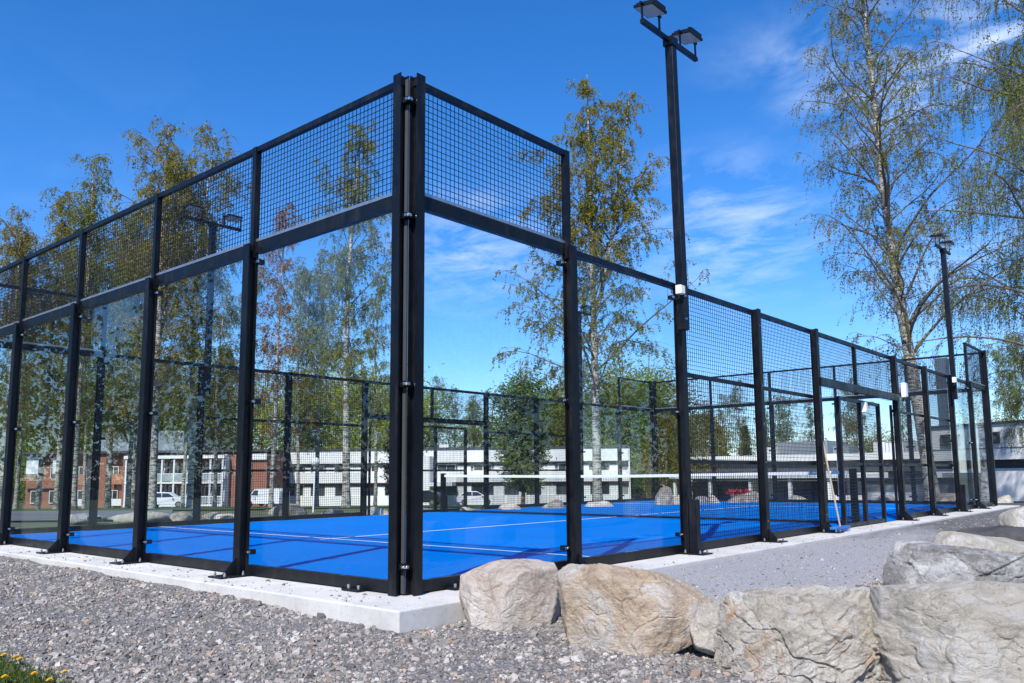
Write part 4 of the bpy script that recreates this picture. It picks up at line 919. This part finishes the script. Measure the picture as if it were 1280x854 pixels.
h.wall('entrance_tower', 19.0, 22.6, -2.2, -.07, -1, 5.9, WHT); h.wall('entrance_canopy', 22.6, 25.4, -2.4, -.08, 2.3, 2.75, WH2)
# white wing behind the conifers
h = House('white_wing', 'white wing of the block peeping between the two clipped conifers', 806, 868, 112, 108)
h.wall('wall', 0, h.L, 0, 10, -1, 7.3, WHT); h.wall('roof', -.1, h.L+.1, -.15, 10, 7.3, 7.5, ROOFM); h.win(1, 2.6, 1, 2.4, 0); h.win(3.6, 5.2, 4, 5.2, 0)
# brick house with white glazed balconies
h = House('brick_house', 'red brick house with white glazed balconies and grey metal roof seen through the end wall', 20, 330, 98, 96)
LB = h.L; k = LB/310.
def X_(px): return (px-20)*k
h.wall('wall', X_(150), X_(330), .5, 12, -1, 6.1, BRICK); h.wall('wall', 0, X_(150), 1.6, 12, -1, 6.3, BRICK)
h.wall('roof', -.3, LB+.2, .2, 12.4, 6.32, 6.6, ROOFM); h.wall('roof', X_(95), X_(215), 2.5, 10, 6.62, 9.0, GREYM); h.wall('chimney', X_(128), X_(136), 3.5, 4.8, 9.0, 10.2, GREYW)
h.wall('eave_strip', -.2, X_(150), 1.3, 1.58, 6.05, 6.3, SILLM); h.wall('balcony_front', 0, X_(75), .3, .45, 3.2, 3.5, SILLM)
for px in (24, 58): h.wall('pale_screen', X_(px), X_(px+17), .9, 1.0, 4.0, 6.0, WH2)
for i, px in enumerate((28, 52, 82, 104, 126)):
    for z in (.5, 3.3): h.win(X_(px), X_(px)+1.3, z, z+1.5, 1.55)
for px in (92, 132): h.wall('balcony_panel', X_(px), X_(px)+1.6, .9, 1.0, 2.7, 3.9, simple('orange_panel', (.42, .18, .09), .6)); h.wall('balcony_panel', X_(px), X_(px)+1.6, .9, 1.0, .2, 1.0, WHT)
h.wall('dark_pier', X_(103), X_(110), .8, 1.58, -1, 6.2, DKBAND); h.wall('dark_pier', X_(155), X_(160), .2, .48, -1, 6.1, DKBAND); h.wall('brick_pier', X_(118), X_(128), .6, 1.58, -1, 6.2, BRICK)
# balcony grid
x0, x1 = X_(163), X_(282); ncol = 8; cw = (x1-x0)/ncol
for i in range(ncol+1): h.wall('balcony_post', x0+i*cw-.09, x0+i*cw+.09, -1.1, -.9, -.6, 5.6, WHT)
h.wall('balcony_roof', x0-.2, x1+.2, -1.25, .48, 5.60, 5.95, WHT)
for z in (0.35, 2.95):
    h.wall('balcony_slab', x0-.1, x1+.1, -1.15, .48, z-.22, z, WHT)
    for i in range(ncol):
        a = x0+i*cw+.1; c = x0+(i+1)*cw-.1
        f = h.wall('balcony_rail', a, c, -1.06, -1.0, z+.85, z+.95, WHT); MB().box(a, c, -1.04, -1.02, z+.1, z+.82).build('rail_glass', simple('balcony_glass', (.30, .34, .35), .15) if i == 0 and z < 1 else bpy.data.materials['balcony_glass'], f)
        h.win(a+.1, c-.1, z+.05, z+2.1, .45, 2)
        if i % 2 == 0: MB().prism([(-.85, z), (.40, z), (.40, z+2.3), (.1, z+2.3)], c-.03, c+.03, axis='x').build('balcony_divider', WH2, h.e)
h.wall('corner_strip', X_(281), X_(284), -.4, .48, -1, 6.0, WHT)
for z in (1.7, 3.6): h.win(X_(300), X_(312), z, z+1.6, .45, 2); 
h.wall('white_frame', X_(297), X_(330), .2, .44, 5.4, 6.1, WHT)
# low building on the right
h = House('low_building', 'long low flat roofed building with dark fascia and white canopy beyond the far end wall', 846, 1190, 62, 50)
LB = h.L; k = LB/344.
def X2(px): return (px-846)*k
h.wall('wall', X2(860), LB, .8, 12, -1, 3.1, GREYW); h.wall('dark_fascia', X2(850), LB, .3, .78, 2.05, 2.75, DKBAND); h.wall('white_parapet', X2(850), LB, -.1, .8, 2.78, 3.22, WHT)
h.wall('roof', X2(850), LB+.1, .82, 12.2, 3.11, 3.2, ROOFM)
h.wall('canopy', X2(850), X2(1120), -1.6, .28, 1.62, 1.98, WHT); h.wall('canopy_lip', X2(850), X2(1120), -1.66, -1.61, 1.66, 1.9, WH2)
for px in (853, 905, 960, 1012, 1060, 1105): h.wall('canopy_column', X2(px), X2(px)+.22, -1.4, -1.2, -.6, 1.62, WHT)
for px in (870, 892, 912, 932, 975, 1000, 1025, 1048): h.win(X2(px), X2(px)+2.3*.75, .1, 1.45, .78, 2, ROOFM)
for px in (950, 1070): h.wall('white_pier', X2(px), X2(px)+1.6, .5, .78, -1, 1.6, WHT)
h.wall('low_white_wall', X2(1062), X2(1130), -1.2, -1.0, -1, .55, WHT); h.wall('rooftop_plant', X2(950), X2(1020), 5, 9, 3.2, 4.3, GREYM); h.wall('rooftop_box', X2(930), X2(952), 4.5, 6, 3.2, 3.9, WHT)
h.wall('rooftop_plant', X2(1090), X2(1125), 3, 7, 3.2, 4.0, WHT); h.wall('rooftop_box', X2(1040), X2(1060), 3, 5, 3.2, 3.8, GREYM)
h.wall('chimney', X2(1162), X2(1174), 4, 5, 3.2, 9.4, simple('slate_chimney', (.06, .085, .12), .6))
b = MB()
for i in range(28): b.box(X2(1120)+i*.22, X2(1120)+i*.22+.03, .0, .03, 3.22, 3.85)
b.box(X2(1120), X2(1120)+6, -.01, .04, 3.82, 3.87); b.build('roof_railing', GALV, h.e)
h = House('white_hall', 'white two storey hall with a dark strip across it at the right edge', 1168, 1330, 47, 40)
LB = h.L; h.wall('wall', 0, LB, 0, 10, -1, 1.72, WHT); h.wall('dark_strip', -.05, LB, .2, 9.9, 1.73, 2.15, DKBAND); h.wall('upper_wall', -.4, LB, -.35, 10, 2.17, 4.0, WHT); h.wall('joint_strip', -.42, LB, -.38, -.352, 2.75, 2.80, GREYW)
h.wall('roof', -.5, LB+.1, -.45, 10.1, 4.0, 4.12, ROOFM); h.win(LB*.50, LB*.50+.75, 3.0, 3.6, -.35, 1, ROOFM); h.win(LB*.12, LB*.12+1.2, 3.0, 3.6, -.35, 2, ROOFM)
h.wall('garage_door', .5, 3.2, -.04, -.005, -.5, 1.5, GREYM); 
h = House('storage_shed', 'low dark grey shed with white stripe, left of the white hall', 1075, 1182, 43, 40)
h.wall('wall', 0, h.L, 0, 4, -1, 1.05, GREYW); h.wall('roof', -.1, h.L+.1, -.15, 4.1, 1.06, 1.2, DKBAND); h.wall('white_stripe', .3, h.L*.62, -.03, -.002, .1, .5, WHT); h.wall('door', h.L*.72, h.L*.72+.8, -.04, -.002, -.7, .95, GREYM)
# flag pole, globe lamp
t = empty('flag_pole', (*(CAM[:2]+FH*40+RH*(1044-650)/FPX*40), float(hgt(*(CAM[:2]+FH*40+RH*(1044-650)/FPX*40)))), 'thin white flag pole without a flag seen through the gate mesh', 'flag pole')
MB().tube((0, 0, 0), (0, 0, 5.6), .06, 10, 0, .035).build('pole', WHITEP, t); MB().tube((0, 0, 5.6), (0, 0, 5.72), .06, 10, 0, .02).build('cap', WHITEP, t)
p0 = CAM[:2]+FH*22.5+RH*(393-650)/FPX*22.5; t = empty('globe_lamp', (*p0, float(hgt(*p0))-.05), 'white globe lamp on a thin slightly tilted pole beyond the far fence', 'lamp'); t.rotation_euler = (R(-3), R(3.5), 0)
MB().tube((0, 0, 0), (0, 0, 1.22), .022, 10).build('pole', WHITEP, t); MB().tube((0, 0, 1.18), (0, 0, 1.27), .045, 10).build('collar', GREYM, t)
V, F = ICO[4]; gl = link('globe', np_mesh('globe', V*.125, [F], [simple('opal_globe', (.7, .7, .68), .35)], smooth=True), t, (0, 0, 1.38))
# flowers at the low building
for i, px in enumerate((914, 926)):
    p0 = CAM[:2]+FH*54+RH*(px-650)/FPX*54; t = empty('flower_pot', (*p0, float(hgt(*p0))), ('left' if i == 0 else 'right')+' pot of red flowers under the canopy of the low building', 'flower pot')
    MB().tube((0, 0, 0), (0, 0, .6), .22, 12, 0, .32).build('pot', GREYW, t); g = np.random.default_rng(i); n = 120; c = g.normal(0, 1, (n, 3))*[.20, .20, .09]+[0, 0, .72]; a = g.normal(0, .06, (n, 3)); b2 = g.normal(0, .05, (n, 3))
    link('blossom', np_mesh('blossom', np.stack([c-a, c+b2, c+a, c-b2], 1).reshape(-1, 3), [np.arange(n*4).reshape(-1, 4)], [simple('red_petals', (.55, .03, .06), .6)]), t); 

# ------------------------------------------------------------------ vehicles
TYRE = simple('tyre_rubber', (.02, .02, .02), .8); RIM = simple('alloy_rim', (.45, .46, .47), .3, .8); HL = simple('headlight_lens', (.6, .62, .65), .1); TL = simple('tail_light', (.4, .02, .02), .2); CGL = simple('car_glass', (.02, .025, .03), .06, spec=.9)
def car(name, label, px, D, rz, paint, prof, glass, Lc, Wc, wheels, wr=.32, cat='car', side_wins=()):
    p0 = CAM[:2]+FH*D+RH*(px-650)/FPX*D*.992; t = empty(name, (*p0, float(hgt(*p0))+.02), label, cat, rz=YAW-math.pi/2+rz)
    def taper(p):
        k = 1-.16*max(0, (p[2]-.85)/.7)*(1 if cat == 'car' else .35); e_ = 1-.10*(abs(p[0])/(Lc/2))**4; return (p[0], p[1]*k*e_, p[2])
    b = MB(taper); b.prism(prof, -Wc/2, Wc/2, axis='y'); b.build('body', paint, t, bevel=.05)
    for q in glass:
        for s2 in (-1, 1):
            b = MB(taper); y = s2*(Wc/2+.004); b.prism(q, min(y, y-s2*.05), max(y, y-s2*.05), axis='y'); b.build('side_window', CGL, t)
    for wx in wheels:
        for s2 in (-1, 1):
            y = s2*(Wc/2-.10); b = MB(); b.tube((wx, y-.1, wr), (wx, y+.1, wr), wr, 20); w = b.build('wheel', TYRE, t); b = MB(); b.tube((wx, y+s2*.1, wr), (wx, y+s2*.108, wr), wr*.62, 14); b.build('rim', RIM, w)
    zf = wr*2.0
    for s2 in (-1, 1):
        MB(taper).cbox(Lc/2-.04, s2*(Wc/2-.28), zf+.08, .10, .34, .14).build('headlight', HL, t); MB(taper).cbox(-Lc/2+.04, s2*(Wc/2-.22), zf+.25, .10, .2, .24).build('tail_light', TL, t)
        MB().cbox(Lc*.17, s2*(Wc/2+.08), 1.0, .14, .16, .12).build('mirror', paint, t)
    return t
CARW = simple('white_car_paint', (.72, .73, .74), .25, var=.02)
suv = [(-2.2, .3), (2.15, .3), (2.2, .75), (1.95, .95), (1.05, 1.08), (.35, 1.58), (-1.5, 1.62), (-2.1, 1.1), (-2.22, .8)]
sw = [[(.9, 1.1), (.3, 1.5), (-.35, 1.53), (-.35, 1.1)], [(-.42, 1.1), (-.42, 1.53), (-1.35, 1.54), (-1.75, 1.15)]]
hat = [(-1.95, .28), (1.95, .28), (2.0, .65), (1.75, .82), (.95, .95), (.15, 1.40), (-1.0, 1.44), (-1.75, 1.05), (-1.98, .8)]
hw = [[(.8, .97), (.15, 1.33), (-.35, 1.36), (-.35, .97)], [(-.42, .97), (-.42, 1.36), (-1.0, 1.37), (-1.5, 1.05)]]
van = [(-2.4, .3), (2.3, .3), (2.4, .7), (2.2, 1.05), (1.55, 1.25), (.95, 1.88), (-2.2, 1.95), (-2.42, 1.6)]
vw = [[(1.4, 1.22), (.95, 1.72), (.45, 1.75), (.45, 1.22)]]
car('parked_car', 'white sport utility car parked before the glazed balconies of the brick house', 209, 90, R(8), CARW, suv, sw, 4.4, 1.85, (-1.35, 1.35))
car('parked_van', 'white delivery van parked at the left end of the white block', 333, 90, R(155), CARW, van, vw, 4.8, 1.95, (-1.5, 1.55), cat='van')
car('parked_car', 'white hatchback parked before the white block, seen just over the far gate', 593, 88, R(5), CARW, hat, hw, 3.95, 1.72, (-1.2, 1.25), .3)
car('parked_car', 'dark car parked before the white block next to the near corner posts', 527, 80, R(170), simple('dark_car_paint', (.02, .025, .035), .25), hat, hw, 3.95, 1.72, (-1.2, 1.25), .3)

# ------------------------------------------------------------------ grass and dandelions at the lower left
def grass():
    g = np.random.default_rng(9); n = 14000; D = 4.2+g.random(n)**1.1*1.15; p = -90+g.random(n)*220; ok = (p < 120-(D-4.35)*150+g.normal(0, 14, n)); D, p = D[ok], p[ok]; n = len(D)
    X = CAM[0]+FH[0]*D+RH[0]*(p-650)/FPX*D; Y = CAM[1]+FH[1]*D+RH[1]*(p-650)/FPX*D; Z = hgt(X, Y)-.02; h_ = g.uniform(.015, .055, n); a = g.random(n)*6.28; w_ = .0026
    dx, dy = np.cos(a), np.sin(a); bx = g.normal(0, .4, n)*h_; by = g.normal(0, .4, n)*h_
    V = np.stack([np.stack([X-dx*w_, Y-dy*w_, Z], 1), np.stack([X+dx*w_, Y+dy*w_, Z], 1), np.stack([X+bx*.4+dx*w_*.8, Y+by*.4+dy*w_*.8, Z+h_*.6], 1), np.stack([X+bx*.4-dx*w_*.8, Y+by*.4-dy*w_*.8, Z+h_*.6], 1), np.stack([X+bx, Y+by, Z+h_], 1)], 1).reshape(-1, 3)
    i = np.arange(n)*5; return np_mesh('grass', V, [np.stack([i, i+1, i+2, i+3], 1), np.stack([i+3, i+2, i+4], 1)], [mk_leaf('grass_blade', [(0, (.03, .07, .01)), (.5, (.07, .12, .02)), (1, (.16, .17, .05))], .3)])
tag(link('grass', grass()), 'short grass tufts growing in the gravel at the bottom left', 'grass', kind='stuff')
YEL = simple('dandelion_yellow', (.85, .52, .01), .6, var=.1, scale=40); GST = simple('stem_green', (.12, .2, .04), .6)
dl = [(4, 819, 'dandelion highest up at the left edge of the gravel'), (19, 821, 'dandelion close beside the one at the left edge'), (24, 824, 'dandelion low among the upper pair at the left'), (5, 846, 'large dandelion lowest at the left edge'), (42, 842, 'dandelion in the middle of the grass patch'), (80, 840, 'dandelion furthest right on the edge of the grass patch'), (61, 850, 'half hidden dandelion at the bottom of the grass patch')]
for i, (px, v, lab) in enumerate(dl):
    D = 4.45
    for _ in range(6):
        P = pt(px, v, D); gz = float(hgt(P[0], P[1])); D = D*(CAM[2]-(gz+.045))/(CAM[2]-P[2])
    t = empty('dandelion', (P[0], P[1], gz-.015), 'yellow '+lab, 'flower', 'dandelions in the grass at the bottom left')
    MB().tube((0, 0, 0), (.004, .002, .055), .002, 5).build('stem', GST, t)
    b = MB(); g = random.Random(i)
    for ring, (rr_, n_, zz_) in enumerate(((.019, 18, .056), (.014, 14, .061), (.008, 9, .065))):
        for k in range(n_):
            a = k*6.283/n_+ring; c, s_ = math.cos(a), math.sin(a); w_ = .0028; b.add([(.004-s_*w_*.4, .002+c*w_*.4, zz_-.003), (.004+s_*w_*.4, .002-c*w_*.4, zz_-.003), (.004+c*rr_+s_*w_, .002+s_*rr_-c*w_, zz_+.003), (.004+c*rr_-s_*w_, .002+s_*rr_+c*w_, zz_+.003)], [(0, 1, 2, 3)])
    b.build('flower_head', YEL, t)
